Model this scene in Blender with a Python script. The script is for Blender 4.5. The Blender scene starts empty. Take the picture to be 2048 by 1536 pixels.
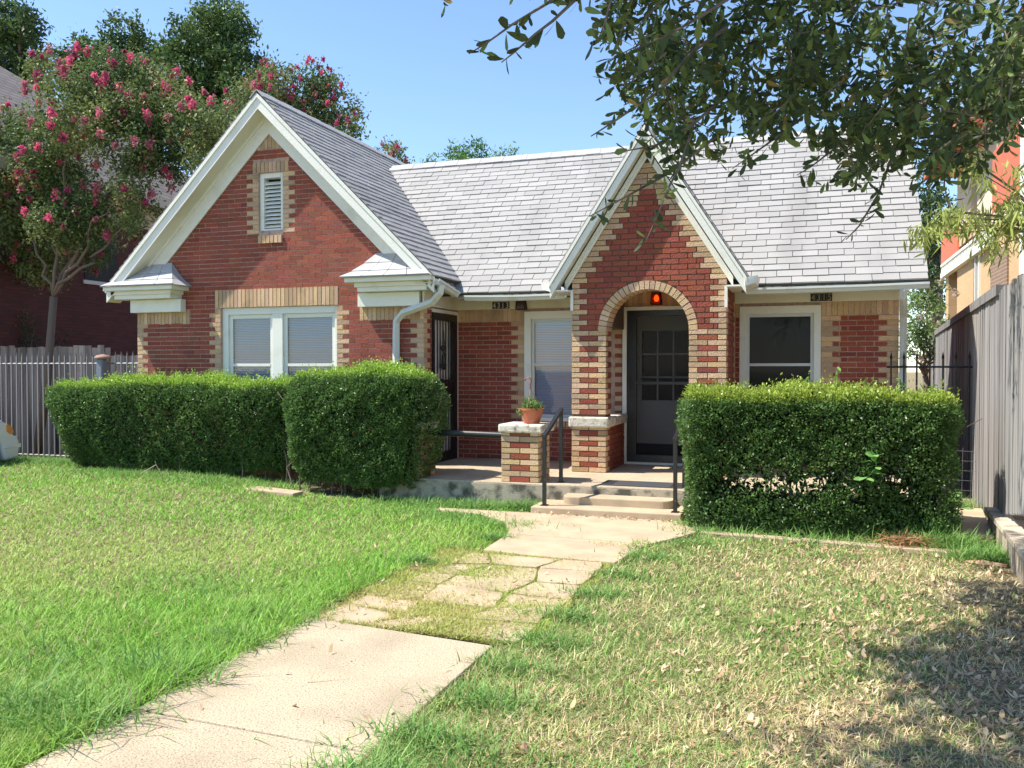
import bpy, math, random
import numpy as np
from mathutils import Vector, Matrix
R = math.radians
random.seed(7); rng = np.random.default_rng(7)
sc = bpy.context.scene
col = sc.collection

# ---------------------------------------------------------------- camera
CAMZ = 1.58
cam = bpy.data.cameras.new('camera'); co = bpy.data.objects.new('camera', cam); col.objects.link(co)
cam.sensor_width = 36; cam.lens = 36 * 1750 / 2048; cam.clip_end = 2000; cam.clip_start = 0.05
co.location = (0, 0, CAMZ); co.rotation_euler = (R(90 - 1.015), 0, R(19))
sc.camera = co
# ---------------------------------------------------------------- light
SUN_EL, SUN_AZ = 56.0, 249.0          # azimuth clockwise from +Y: the sun stands to the left, a little in front
w = bpy.data.worlds.new('World'); sc.world = w; w.use_nodes = True
nt = w.node_tree; bg = nt.nodes['Background']
sky = nt.nodes.new('ShaderNodeTexSky'); sky.sky_type = 'NISHITA'; sky.sun_disc = False
sky.sun_elevation = R(SUN_EL); sky.sun_rotation = R(SUN_AZ); sky.air_density = 1.0; sky.dust_density = 0.15; sky.ozone_density = 4.0
nt.links.new(sky.outputs[0], bg.inputs[0]); bg.inputs[1].default_value = 0.145
sl = bpy.data.lights.new('sun', 'SUN'); sl.energy = 5.0; sl.angle = R(0.53); sl.color = (1.0, 0.93, 0.82)
so = bpy.data.objects.new('sun', sl); col.objects.link(so)
az, el = R(SUN_AZ), R(SUN_EL)
sd = Vector((math.sin(az) * math.cos(el), math.cos(az) * math.cos(el), math.sin(el)))
so.rotation_euler = (-sd).to_track_quat('-Z', 'Y').to_euler(); so.location = (-8, -3, 12)
sc.view_settings.view_transform = 'Standard'; sc.view_settings.look = 'None'
sc.view_settings.exposure = 0.82; sc.view_settings.gamma = 1.0
sc.render.engine = 'CYCLES'
sc.cycles.max_bounces = 8; sc.cycles.transparent_max_bounces = 12

# ---------------------------------------------------------------- materials
def M(name, color=(.5, .5, .5), rough=.7, attr=False, noise=None, bump=None, spec=.5, metal=0, trans=0, emit=None, noise2=None):
    m = bpy.data.materials.new(name); m.use_nodes = True; t = m.node_tree; n = t.nodes; L = t.links
    p = n['Principled BSDF']; out = n['Material Output']
    p.inputs['Roughness'].default_value = rough; p.inputs['Metallic'].default_value = metal
    p.inputs['Specular IOR Level'].default_value = spec
    p.inputs['Base Color'].default_value = (*color, 1)
    src = None
    if attr:
        a = n.new('ShaderNodeAttribute'); a.attribute_name = 'Col'; src = a.outputs['Color']
    tc = n.new('ShaderNodeTexCoord')
    def noisemix(src, spec_):
        scale, c2, lo, hi = spec_[:4]
        mp = n.new('ShaderNodeMapping'); L.new(tc.outputs['Object'], mp.inputs[0])
        mp.inputs['Scale'].default_value = spec_[4] if len(spec_) > 4 else (1, 1, 1)
        nz = n.new('ShaderNodeTexNoise'); nz.inputs['Scale'].default_value = scale; nz.inputs['Detail'].default_value = 6
        L.new(mp.outputs[0], nz.inputs['Vector'])
        mr = n.new('ShaderNodeMapRange'); mr.inputs[1].default_value = lo; mr.inputs[2].default_value = hi
        L.new(nz.outputs['Fac'], mr.inputs[0])
        mx = n.new('ShaderNodeMix'); mx.data_type = 'RGBA'
        if src is not None: L.new(src, mx.inputs['A'])
        else: mx.inputs['A'].default_value = (*color, 1)
        mx.inputs['B'].default_value = (*c2, 1); L.new(mr.outputs[0], mx.inputs['Factor'])
        return mx.outputs['Result']
    if noise: src = noisemix(src, noise)
    if noise2: src = noisemix(src, noise2)
    if src is not None: L.new(src, p.inputs['Base Color'])
    if bump:
        nz = n.new('ShaderNodeTexNoise'); nz.inputs['Scale'].default_value = bump[0]; nz.inputs['Detail'].default_value = 4
        mp = n.new('ShaderNodeMapping'); L.new(tc.outputs['Object'], mp.inputs[0])
        if len(bump) > 2: mp.inputs['Scale'].default_value = bump[2]
        L.new(mp.outputs[0], nz.inputs['Vector'])
        b = n.new('ShaderNodeBump'); b.inputs['Strength'].default_value = 1; b.inputs['Distance'].default_value = bump[1]
        L.new(nz.outputs['Fac'], b.inputs['Height']); L.new(b.outputs[0], p.inputs['Normal'])
    if trans:
        tr = n.new('ShaderNodeBsdfTranslucent'); mx = n.new('ShaderNodeMixShader'); mx.inputs[0].default_value = trans
        if src is not None: L.new(src, tr.inputs[0])
        else: tr.inputs[0].default_value = (*color, 1)
        L.new(p.outputs[0], mx.inputs[1]); L.new(tr.outputs[0], mx.inputs[2]); L.new(mx.outputs[0], out.inputs[0])
    if emit:
        p.inputs['Emission Color'].default_value = (*emit[0], 1); p.inputs['Emission Strength'].default_value = emit[1]
    return m

def glassmat(name, tint=(.9, .95, 1), refl=.12, alpha=1.0):
    m = bpy.data.materials.new(name); m.use_nodes = True; t = m.node_tree; n = t.nodes; L = t.links
    n.remove(n['Principled BSDF']); out = n['Material Output']
    tr = n.new('ShaderNodeBsdfTransparent'); tr.inputs[0].default_value = (*tint, 1)
    gl = n.new('ShaderNodeBsdfGlossy'); gl.inputs['Roughness'].default_value = .03
    fr = n.new('ShaderNodeFresnel'); fr.inputs[0].default_value = 1.5
    ad = n.new('ShaderNodeMath'); ad.operation = 'ADD'; ad.inputs[1].default_value = refl; L.new(fr.outputs[0], ad.inputs[0])
    mx = n.new('ShaderNodeMixShader'); L.new(ad.outputs[0], mx.inputs[0]); L.new(tr.outputs[0], mx.inputs[1]); L.new(gl.outputs[0], mx.inputs[2])
    L.new(mx.outputs[0], out.inputs[0]); return m

def screenmat(name, colr=(.02, .02, .022), opaq=.7):
    m = bpy.data.materials.new(name); m.use_nodes = True; t = m.node_tree; n = t.nodes; L = t.links
    n.remove(n['Principled BSDF']); out = n['Material Output']
    tr = n.new('ShaderNodeBsdfTransparent'); df = n.new('ShaderNodeBsdfDiffuse'); df.inputs[0].default_value = (*colr, 1)
    mx = n.new('ShaderNodeMixShader'); mx.inputs[0].default_value = opaq
    L.new(tr.outputs[0], mx.inputs[1]); L.new(df.outputs[0], mx.inputs[2]); L.new(mx.outputs[0], out.inputs[0]); return m

def brickmat(name, c1, c2, mortar, scale=1.0, plane='XZ', bw=.21, bh=.067):
    m = bpy.data.materials.new(name); m.use_nodes = True; t = m.node_tree; n = t.nodes; L = t.links
    p = n['Principled BSDF']; p.inputs['Roughness'].default_value = .85
    tc = n.new('ShaderNodeTexCoord'); sx = n.new('ShaderNodeSeparateXYZ'); cb = n.new('ShaderNodeCombineXYZ')
    L.new(tc.outputs['Object'], sx.inputs[0])
    L.new(sx.outputs[0 if plane[0] == 'X' else 1], cb.inputs[0]); L.new(sx.outputs[2 if plane[1] == 'Z' else 1], cb.inputs[1])
    b = n.new('ShaderNodeTexBrick'); b.inputs['Scale'].default_value = 1; b.inputs['Brick Width'].default_value = bw
    b.inputs['Row Height'].default_value = bh; b.inputs['Mortar Size'].default_value = .006
    b.inputs['Color1'].default_value = (*c1, 1); b.inputs['Color2'].default_value = (*c2, 1); b.inputs['Mortar'].default_value = (*mortar, 1)
    L.new(cb.outputs[0], b.inputs[0]); L.new(b.outputs[0], p.inputs['Base Color'])
    bp = n.new('ShaderNodeBump'); bp.inputs['Distance'].default_value = .01; bp.invert = True
    L.new(b.outputs[1], bp.inputs['Height']); L.new(bp.outputs[0], p.inputs['Normal'])
    return m

brick = M('brick', attr=True, rough=.85, noise=(3.5, (.12, .065, .05), .55, 1.05), noise2=(75, (.20, .11, .07), .56, .78), bump=(70, .008))
mortar_red = M('mortar_light', (.48, .34, .27), .95, noise=(14, (.22, .11, .08), .5, .8))
mortar_dark = M('mortar_dark', (.13, .09, .065), .95)
cream = M('cream_paint', (.70, .69, .56), .55, noise=(1.6, (.42, .38, .25), .5, .95), bump=(30, .002))
creamw = M('white_paint', (.78, .78, .70), .5, noise=(3, (.55, .52, .40), .55, 1.0), bump=(40, .0015))
shingle = M('grey_shingle', attr=True, rough=.95, noise=(1.7, (.20, .195, .19), .54, .95, (1, .35, .35)), bump=(160, .003), noise2=(220, (.2, .2, .2), .5, 1.2))
felt = M('roof_felt', (.05, .048, .045), .95)
darkwood = M('rotten_fascia', (.13, .10, .07), .9, noise=(12, (.35, .32, .25), .45, .6))
blackp = M('black_metal', (.012, .012, .013), .38, noise=(30, (.10, .10, .10), .62, .8), spec=.6)
conc = M('concrete', (.49, .41, .285), .95, noise=(2.3, (.37, .30, .21), .42, .75), bump=(110, .007), noise2=(95, (.24, .18, .13), .52, .68))
concdark = M('weathered_concrete', (.40, .35, .27), .95, noise=(7, (.09, .085, .065), .42, .62), bump=(60, .008))
conctan = M('tan_concrete', (.48, .375, .25), .95, noise=(3, (.34, .25, .17), .4, .8), bump=(120, .002))
capstone = M('limestone_cap', (.66, .61, .50), .9, noise=(14, (.22, .20, .16), .5, .7), bump=(50, .006))
glass = glassmat('window_glass', (.84, .90, .97), .07)
screen = screenmat('screen_mesh', (.03, .03, .032), .62)
wscreen = screenmat('window_screen', (.035, .038, .037), .72)
blindm = M('sky_tinted_slat', (.55, .65, .78), .6)  # blue in the slat colour stands in for sky reflected by the panes
interior = M('interior_dark', (.04, .04, .04), .9)
gutterm = M('gutter_paint', (.62, .66, .62), .45, noise=(5, (.40, .36, .27), .55, .9))
leafm = M('leaf', attr=True, rough=.55, trans=.32, spec=.35)
hleafm = M('hedge_leaf', attr=True, rough=.40, trans=.36, spec=.5)
grassm = M('grass_blade', attr=True, rough=.6, trans=.30, spec=.25)
deadm = M('dead_leaf', attr=True, rough=.8, trans=.12, spec=.2)
petal = M('petal', attr=True, rough=.7, trans=.35, spec=.2)
barkm = M('bark', (.22, .17, .13), .95, noise=(6, (.10, .08, .06), .4, .7, (1, 1, .25)), bump=(14, .02, (1, 1, .25)))
barkpale = M('pale_bark', (.16, .12, .09), .85, noise=(5, (.20, .14, .10), .4, .7, (1, 1, .3)))
greywood = M('grey_weathered_wood', attr=True, rough=.9, noise=(9, (.09, .085, .085), .42, .70, (1, 1, .05)), bump=(40, .006, (1, 1, .06)), noise2=(1.1, (.34, .31, .28), .5, .9, (1, 1, .25)))
brownwood = M('brown_weathered_wood', attr=True, rough=.9, noise=(9, (.05, .04, .035), .45, .72, (1, 1, .05)), bump=(40, .006, (1, 1, .06)))

# ---------------------------------------------------------------- object helpers
def tag(o, label=None, cat=None, group=None, kind=None):
    if label: o['label'] = label
    if cat: o['category'] = cat
    if group: o['group'] = group
    if kind: o['kind'] = kind
    return o
def thing(name, label, cat, loc, group=None):
    o = bpy.data.objects.new(name, None); col.objects.link(o); o.location = loc; o.empty_display_size = .3
    return tag(o, label, cat, group)
def attach(o, parent):
    if parent is not None:
        o.parent = parent
        root = Vector((0, 0, 0)); p = parent
        # children are modelled in world coordinates: undo the parent's offset
        mw = Matrix.Identity(4); q = parent
        chain = []
        while q is not None: chain.append(q); q = q.parent
        m = Matrix.Identity(4)
        for q in reversed(chain): m = m @ q.matrix_parent_inverse @ q.matrix_basis
        o.matrix_parent_inverse = m.inverted()
class MB:
    def __init__(s): s.v = []; s.f = []; s.c = []; s.col = (.5, .5, .5)
    def add(s, vs, fs):
        b = len(s.v); s.v += [tuple(p) for p in vs]; s.c += [s.col] * len(vs); s.f += [tuple(b + i for i in f) for f in fs]
    def obox(s, o, a, b, c):           # origin corner and three edge vectors
        o, a, b, c = Vector(o), Vector(a), Vector(b), Vector(c)
        if a.cross(b).dot(c) < 0: a, b = b, a
        P = [o, o + a, o + a + b, o + b]; P += [p + c for p in P]
        s.add(P, [(3, 2, 1, 0), (4, 5, 6, 7), (0, 1, 5, 4), (1, 2, 6, 5), (2, 3, 7, 6), (3, 0, 4, 7)])
    def box(s, x0, x1, y0, y1, z0, z1): s.obox((x0, y0, z0), (x1 - x0, 0, 0), (0, y1 - y0, 0), (0, 0, z1 - z0))
    def prism(s, poly, vec):
        P = [Vector(p) for p in poly]; vec = Vector(vec); n = len(P)
        nn = Vector((0, 0, 0))
        for i in range(n): nn += P[i].cross(P[(i + 1) % n])
        if nn.dot(vec) < 0: P = P[::-1]
        Q = [p + vec for p in P]
        s.add(P + Q, [tuple(range(n))[::-1], tuple(range(n, 2 * n))] + [(i, (i + 1) % n, n + (i + 1) % n, n + i) for i in range(n)])
    def tube(s, pts, r, n=8, cap=True):
        pts = [Vector(p) for p in pts]; rs = r if isinstance(r, (list, tuple)) else [r] * len(pts)
        V = []; up = None
        for i, p in enumerate(pts):
            d = (pts[min(i + 1, len(pts) - 1)] - pts[max(i - 1, 0)]).normalized()
            if up is None: up = Vector((0, 0, 1)) if abs(d.z) < .9 else Vector((1, 0, 0))
            a = d.cross(up)
            if a.length < 1e-4: a = d.cross(Vector((0, 1, 0)))
            a.normalize(); b = a.cross(d).normalized(); up = b
            V += [p + (a * math.cos(2 * math.pi * k / n) + b * math.sin(2 * math.pi * k / n)) * rs[i] for k in range(n)]
        F = []
        for i in range(len(pts) - 1):
            for k in range(n): F.append((i * n + k, i * n + (k + 1) % n, (i + 1) * n + (k + 1) % n, (i + 1) * n + k))
        if cap: F += [tuple(range(n))[::-1], tuple((len(pts) - 1) * n + k for k in range(n))]
        s.add(V, F)
    def lathe(s, prof, c, n=24):
        V = []; F = []; m = len(prof)
        for r, z in prof: V += [(c[0] + r * math.cos(2 * math.pi * k / n), c[1] + r * math.sin(2 * math.pi * k / n), c[2] + z) for k in range(n)]
        for i in range(m - 1):
            for k in range(n): F.append((i * n + k, i * n + (k + 1) % n, (i + 1) * n + (k + 1) % n, (i + 1) * n + k))
        s.add(V, F)
    def build(s, name, mat, parent=None, smooth=False, bevel=0, seg=2):
        me = bpy.data.meshes.new(name); me.from_pydata(s.v, [], s.f)
        a = me.color_attributes.new('Col', 'FLOAT_COLOR', 'POINT')
        a.data.foreach_set('color', np.c_[np.array(s.c, dtype=np.float32), np.ones(len(s.c), np.float32)].ravel())
        me.materials.append(mat); me.update()
        if smooth: me.polygons.foreach_set('use_smooth', [True] * len(me.polygons))
        o = bpy.data.objects.new(name, me); col.objects.link(o); attach(o, parent)
        if bevel:
            b = o.modifiers.new('bevel', 'BEVEL'); b.width = bevel; b.segments = seg; b.limit_method = 'ANGLE'; b.angle_limit = R(35)
        return o
def npmesh(name, V, F, C, mat, parent=None, smooth=False):
    me = bpy.data.meshes.new(name); V = np.asarray(V, np.float32); F = np.asarray(F, np.int32); k = F.shape[1]
    me.vertices.add(len(V)); me.vertices.foreach_set('co', V.ravel())
    me.loops.add(F.size); me.loops.foreach_set('vertex_index', F.ravel())
    me.polygons.add(len(F)); me.polygons.foreach_set('loop_start', np.arange(0, F.size, k, dtype=np.int32))
    me.update(calc_edges=True)
    if C is not None:
        a = me.color_attributes.new('Col', 'FLOAT_COLOR', 'POINT')
        a.data.foreach_set('color', np.c_[np.asarray(C, np.float32), np.ones(len(V), np.float32)].ravel())
    if smooth: me.polygons.foreach_set('use_smooth', np.ones(len(F), bool))
    me.materials.append(mat)
    o = bpy.data.objects.new(name, me); col.objects.link(o); attach(o, parent); return o
def unit(A): return A / (np.linalg.norm(A, axis=1, keepdims=True) + 1e-9)
def ribbons(P, D, S, B, L, W, C, ts=(0, .4, .8, 1), ws=(.25, 1, .75, .08), bend=.2):
    """many leaves or blades: P base, D direction, S side, B bend direction"""
    N = len(P); k = len(ts); V = np.empty((N, k, 2, 3), np.float32)
    for i, (t, wd) in enumerate(zip(ts, ws)):
        c = P + D * (L * t)[:, None] + B * (L * bend * t * t)[:, None]
        V[:, i, 0] = c - S * (W * wd * .5)[:, None]; V[:, i, 1] = c + S * (W * wd * .5)[:, None]
    base = (np.arange(N) * 2 * k)[:, None]
    F = np.concatenate([base + np.array([[2 * i, 2 * i + 1, 2 * i + 3, 2 * i + 2]]) for i in range(k - 1)], axis=1).reshape(-1, 4)
    return V.reshape(-1, 3), F, np.repeat(C, 2 * k, axis=0)
def randdir(n): return unit(rng.normal(size=(n, 3)))
def perp(D, A):
    S = np.cross(D, A); return unit(S)
def at(px, py, Y=None, d=None):
    """point of the place seen at photo pixel (px,py), either on the plane y=Y or at depth d"""
    k = (px - 1024) / 1750; a = R(19)
    if d is None: d = Y / (math.cos(a) + k * math.sin(a))
    return Vector((d * (-math.sin(a) + k * math.cos(a)), d * (math.cos(a) + k * math.sin(a)), CAMZ + (737 - py) * d / 1750))
def snoise(x, y, s=1.0, seed=0):
    v = 0
    for i, (a, b, ph, am) in enumerate([(1.0, .6, .3, 1), (-.7, 1.3, 1.7, .8), (1.9, -1.1, 4.1, .5), (2.7, 2.3, 2.2, .35), (-3.9, 3.1, 5.2, .25), (6.1, 4.7, .9, .15)]):
        v = v + am * np.sin(s * (a * x + b * y) + ph + seed * 1.37 * (i + 1))
    return v / 2.2

# ---------------------------------------------------------------- bricks
CH = .0667
def RED():
    f = random.choice([random.uniform(.74, .95), random.uniform(.88, 1.12), random.uniform(.88, 1.12), random.uniform(1.0, 1.25)]); return (.285 * f, .063 * f * random.uniform(.88, 1.2), .035 * f * random.uniform(.9, 1.2))
def YEL():
    f = random.uniform(.70, 1.14); return (.62 * f, .425 * f * random.uniform(.96, 1.04), .255 * f * random.uniform(.85, 1.1))
class Wall:
    """brick skin: origin O, horizontal unit vector U, outward normal N; heights are absolute z"""
    def __init__(s, O, U, N): s.O = Vector(O); s.U = Vector(U); s.N = Vector(N); s.mb = MB()
    def brick(s, u0, u1, v0, v1, key, proud=0, depth=.03):
        g = .0054
        if u1 - u0 < .02: return
        s.mb.col = RED() if key == 'r' else YEL()
        j = lambda: random.uniform(-.0018, .0018)
        pr = proud + random.uniform(-.002, .002)
        a0, a1, b0, b1 = u0 + g + j(), u1 - g + j(), v0 + g + j(), v1 - g + j()
        o = s.O + s.U * a0 + Vector((0, 0, b0)) + s.N * (pr - depth)
        s.mb.obox(o, s.U * (a1 - a0), (0, 0, b1 - b0), s.N * depth)
    def field(s, u0, u1, k, v, ql=False, qr=False, big=.205, small=.105):
        L = big if k % 2 == 0 else small
        a, b = u0, u1
        if b - a <= .02: return
        if ql and b - a > L: s.brick(a, a + L, v, v + CH, 'y'); a += L
        if qr and b - a > L: s.brick(b - L, b, v, v + CH, 'y'); b -= L
        step = .2083; off = (k % 2) * step / 2
        x = math.floor((a - off) / step) * step + off
        while x < b - .001:
            p, q = max(x, a), min(x + step, b)
            if q - p > .035: s.brick(p, q, v, v + CH, 'r')
            elif q - p > .005: s.brick(p - .004, q + .004, v, v + CH, 'r')
            x += step
    def soldier(s, u0, u1, v0, v1, proud=.0, w=.066):
        n = max(1, round((u1 - u0) / w)); w = (u1 - u0) / n
        for i in range(n): s.brick(u0 + i * w, u0 + (i + 1) * w, v0, v1, 'y', proud)
    def done(s, name, parent, label=None): return s.mb.build(name, brick, parent)

def backing(rects_open, u0, u1, v0, v1, O, U, N, th, mb, off=.006):
    """solid wall slab with rectangular openings"""
    O = Vector(O); U = Vector(U); N = Vector(N)
    us = sorted({u0, u1} | {c for r in rects_open for c in r[:2] if u0 < c < u1}); vs = sorted({v0, v1} | {c for r in rects_open for c in r[2:] if v0 < c < v1})
    for a, b in zip(us, us[1:]):
        run = None
        for c, d in zip(vs, vs[1:]):
            mu, mv = (a + b) / 2, (c + d) / 2
            hole = any(r[0] < mu < r[1] and r[2] < mv < r[3] for r in rects_open)
            if hole:
                if run: mb.obox(O + U * a + Vector((0, 0, run[0])) - N * (off + th), U * (b - a), (0, 0, run[1] - run[0]), N * th)
                run = None
            else: run = (run[0], d) if run else (c, d)
        if run: mb.obox(O + U * a + Vector((0, 0, run[0])) - N * (off + th), U * (b - a), (0, 0, run[1] - run[0]), N * th)

# ---------------------------------------------------------------- key dimensions of the house
YF, YR = 10.82, 12.0               # front plane of the two gables, and of the recessed walls
XL0, XL1, XLC = -9.80, -4.986, -7.41
XA0, XA1 = -2.92, -.99; XAC = (XA0 + XA1) / 2
XR = 1.02; PZ = .26                # right corner, porch floor
house = thing('duplex_house', 'red and yellow brick duplex cottage with two front gables and a brick arch entry', 'house', (-4, 12, 0))
ZTOP = 2.47

# left gable wall
W1 = Wall((0, YF, 0), (1, 0, 0), (0, -1, 0))
win1 = (-8.27, -6.33, .95, 2.47)
vent = (-7.60, -7.20, 3.57, 4.40)
def roofL(x): return 5.47 - .985 * abs(x - XLC)
k = 0; v = PZ - .2
while v < 4.9:
    vm = v + CH / 2
    half = (5.47 - .50 - v - CH * .5) / .985 if v > 2.5 else 99
    a, b = max(XL0, XLC - half), min(XL1, XLC + half)
    cuts = []
    if win1[2] - .1 < vm < win1[3]: cuts.append((win1[0], win1[1], True))
    elif win1[3] <= vm < win1[3] + .275: cuts.append((win1[0] - .1, win1[1] + .03, False))
    if vent[2] - .07 < vm < vent[3]: cuts.append((vent[0], vent[1], True))
    elif vent[3] <= vm < vent[3] + .17: cuts.append((vent[0] - .1, vent[1] + .1, False))
    elif vent[2] - .19 < vm <= vent[2] - .07: cuts.append((vent[0], vent[1], False))
    ql = qr = v < 2.25
    if v < 2.45 and v >= 2.25: cuts += [(XL0, XL0 + .98, False), (XL1 - .98, XL1, False)]; ql = qr = False
    if vm > 4.72: k += 1; v += CH; continue
    x = a; q = ql
    for c0, c1, qq in sorted(cuts):
        if c0 > x: W1.field(x, min(c0, b), k, v, q, qq)
        x = max(x, c1); q = qq
    if b > x: W1.field(x, b, k, v, q, qr)
    k += 1; v += CH
W1.soldier(win1[0] - .1, win1[1] + .03, win1[3], win1[3] + .27, .006)
W1.soldier(vent[0] - .1, vent[1] + .1, vent[3], vent[3] + .16, .004)
W1.soldier(vent[0], vent[1], vent[2] - .19, vent[2] - .07, .03)
W1.soldier(XL0, XL0 + .98, 2.24, 2.44, .0); W1.soldier(XL1 - .98, XL1, 2.24, 2.44, .0)
W1.soldier(XLC - .22, XLC + .22, 4.73, 4.98, .0)
W1.done('brick_facing', house)
mb = MB()
backing([win1, vent], XL0 + .005, XL1 - .005, 0, 2.7, (0, YF, 0), (1, 0, 0), (0, -1, 0), .22, mb)
for xa, xb in ((XL0 + .12, vent[0]), (vent[1], XL1 - .12)):
    pts = [(xa, YF + .006, 2.7), (xb, YF + .006, 2.7), (xb, YF + .006, roofL(xb) - .12)]
    if xa < XLC < xb: pts.append((XLC, YF + .006, roofL(XLC) - .12))
    if xb > XL1 - .2: pts = [(xa, YF + .006, 2.7), (xb, YF + .006, 2.7), (xb, YF + .006, roofL(xb) - .12), (XLC, YF + .006, roofL(XLC) - .12), (xa, YF + .006, roofL(xa) - .12)] if xa < XLC else [(xa, YF + .006, 2.7), (xb, YF + .006, 2.7), (xb, YF + .006, roofL(xb) - .12), (xa, YF + .006, roofL(xa) - .12)]
    else: pts[-1:] = [(xb, YF + .006, roofL(xb) - .12), (xa, YF + .006, max(2.71, roofL(xa) - .12))] if not (xa < XLC < xb) else pts[-1:]
    mb.prism(pts, (0, .2, 0))
mb.prism([(vent[0], YF + .006, 2.7), (vent[1], YF + .006, 2.7), (vent[1], YF + .006, vent[2]), (vent[0], YF + .006, vent[2])], (0, .2, 0))
mb.prism([(vent[0], YF + .006, vent[3]), (vent[1], YF + .006, vent[3]), (vent[1], YF + .006, roofL(vent[1]) - .12), (XLC, YF + .006, roofL(XLC) - .12), (vent[0], YF + .006, roofL(vent[0]) - .12)], (0, .2, 0))
mb.build('wall', mortar_red, house)

# right side wall of the left wing with the first door, outward normal +X
doorA = (11.08, 11.94, PZ, 2.36)
W2 = Wall((XL1, 0, 0), (0, 1, 0), (1, 0, 0))
k = 0; v = PZ - .2
while v < 2.40:
    if v + CH < 2.44:
        W2.field(YF, doorA[0] if v < doorA[3] else YR, k + 1, v, True, False)
    k += 1; v += CH
W2.done('brick_facing', house)
mb = MB(); backing([doorA], YF + .01, YR, 0, 2.7, (XL1, 0, 0), (0, 1, 0), (1, 0, 0), .2, mb); mb.build('wall', mortar_red, house)

# recessed wall between the gables
winB = (-3.94, -2.86, .88, 2.40)
W3 = Wall((0, YR, 0), (1, 0, 0), (0, -1, 0))
k = 0; v = PZ - .2
while v < 2.24:
    W3.field(XL1, winB[0] if winB[2] < v + CH / 2 < winB[3] else XA0, k, v, False, winB[2] < v + CH / 2); k += 1; v += CH
W3.soldier(XL1, winB[0], v, v + .2); vB = v
W3.soldier(winB[0] - .05, XA0, winB[2] - .14, winB[2] - .02, .02)
W3.done('brick_facing', house)
# right wall with second window
winC = (-.93, .09, .88, 2.40)
W4 = Wall((0, YR, 0), (1, 0, 0), (0, -1, 0))
k = 0; v = PZ - .2
while v < 2.24:
    mid = winC[2] < v + CH / 2 < winC[3]
    if mid: W4.field(XA1, winC[0], k, v, False, True); W4.field(winC[1], XR, k, v, True, True, .24, .14)
    else: W4.field(XA1, XR, k, v, False, True)
    k += 1; v += CH
W4.soldier(winC[1], XR, v, v + .2); W4.soldier(XA1, winC[0], v, v + .2)
W4.done('brick_facing', house)
mb = MB(); backing([winB, winC, (-2.50, -1.42, PZ, 2.40)], XL1 + .0, XR - .005, 0, 2.66, (0, YR, 0), (1, 0, 0), (0, -1, 0), .2, mb)
mb.build('wall', mortar_red, house)
# wall round the second door, behind the arch
doorD = (-2.46, -1.46, PZ, 2.38)
W5 = Wall((0, YR, 0), (1, 0, 0), (0, -1, 0))
W5.soldier(-2.50, -1.42, 2.41, 2.64); W5.done('brick_facing', house); W5.mb = MB()
k = 0; v = PZ
while v < 2.4:
    W5.field(-2.62, doorD[0] - .04, k, v, True, False); k += 1; v += CH
W5.done('brick_facing', house)
# side and rear walls (plain brick)
sidebrick = brickmat('side_brick', (.30, .06, .04), (.24, .05, .035), (.3, .2, .16), plane='YZ')
mb = MB(); mb.box(XL0, XL0 + .2, YF + .23, 17, 0, 2.8); mb.box(XR - .2, XR, YR + .21, 17, 0, 2.7); mb.box(XL0, XR, 17, 17.2, 0, 2.8)
mb.prism([(XR - .1, 11.6, 2.7), (XR - .1, 16.6, 2.7), (XR - .1, 13.7, 4.95)], (.08, 0, 0))
mb.build('wall', sidebrick, house)

# ---------------- arch gable
W6 = Wall((0, YF, 0), (1, 0, 0), (0, -1, 0))
AR, AZ, AI = .62, 2.05, .515
PWA, PWB = XAC - AI, XAC + AI       # inner faces of the pillars
ARZ = 4.56; ARS = 1.556
def pillar_row(W, a, b, v, k, sgn=0):
    m = (a + b) / 2
    if k % 2 == 0: W.brick(a, m, v, v + CH, 'y'); W.brick(m, b, v, v + CH, 'y')
    else: W.brick(a, a + .108, v, v + CH, 'y'); W.brick(a + .108, b - .108, v, v + CH, 'r'); W.brick(b - .108, b, v, v + CH, 'y')
for pa, pb in ((XA0, PWA), (PWB, XA1)):
    k = 0; v = PZ
    while v + CH / 2 < .83: pillar_row(W6, pa, pb, v, k); k += 1; v += CH
    W6.done('brick_facing', house); W6.mb = MB()
k = 0; v = PZ
while v < 4.2:
    vm = v + CH / 2
    if v < AZ - .03:
        if vm > .97:
            pillar_row(W6, XA0, PWA, v, k); pillar_row(W6, PWB, XA1, v, k)
    else:
        half = min((XA1 - XA0) / 2, (ARZ - .34 - v - CH * .5) / ARS)
        a, b = XAC - half, XAC + half
        top = v + CH
        sloped = half < (XA1 - XA0) / 2
        if half > .06:
            if v < AZ + AR:
                hw = math.sqrt(max(0, (AR - .02) ** 2 - (max(v - AZ, 0)) ** 2))
                if hw > 0:
                    W6.field(a, XAC - hw, k, v, True, False); W6.field(XAC + hw, b, k, v, False, True)
                else: W6.field(a, b, k, v, True, True)
            else:
                if sloped and half > .35: W6.field(a, b, k, v, True, True, .25, .16)
                elif sloped:
                    n = max(1, round(2 * half / .2)); [W6.brick(a + i * 2 * half / n, a + (i + 1) * 2 * half / n, v, v + CH, 'y' if half < .26 else ('r' if 0 < i < n - 1 else 'y')) for i in range(n)]
                else: W6.field(a, b, k, v, True, True)
    k += 1; v += CH
W6.done('brick_facing', house)
mb = MB(); nv = 27
for i in range(nv):                       # voussoirs, full depth of the arch
    a0 = math.pi * i / nv + .008; a1 = math.pi * (i + 1) / nv - .008; mb.col = YEL()
    p = random.uniform(-.003, .003)
    poly = [(XAC + r * math.cos(t), YF - .006 + p, AZ + r * math.sin(t)) for r, t in ((AI, a0), (AR, a0), (AR, a1), (AI, a1))]
    mb.prism(poly, (0, .33, 0))
mb.build('arch', brick, house)
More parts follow.
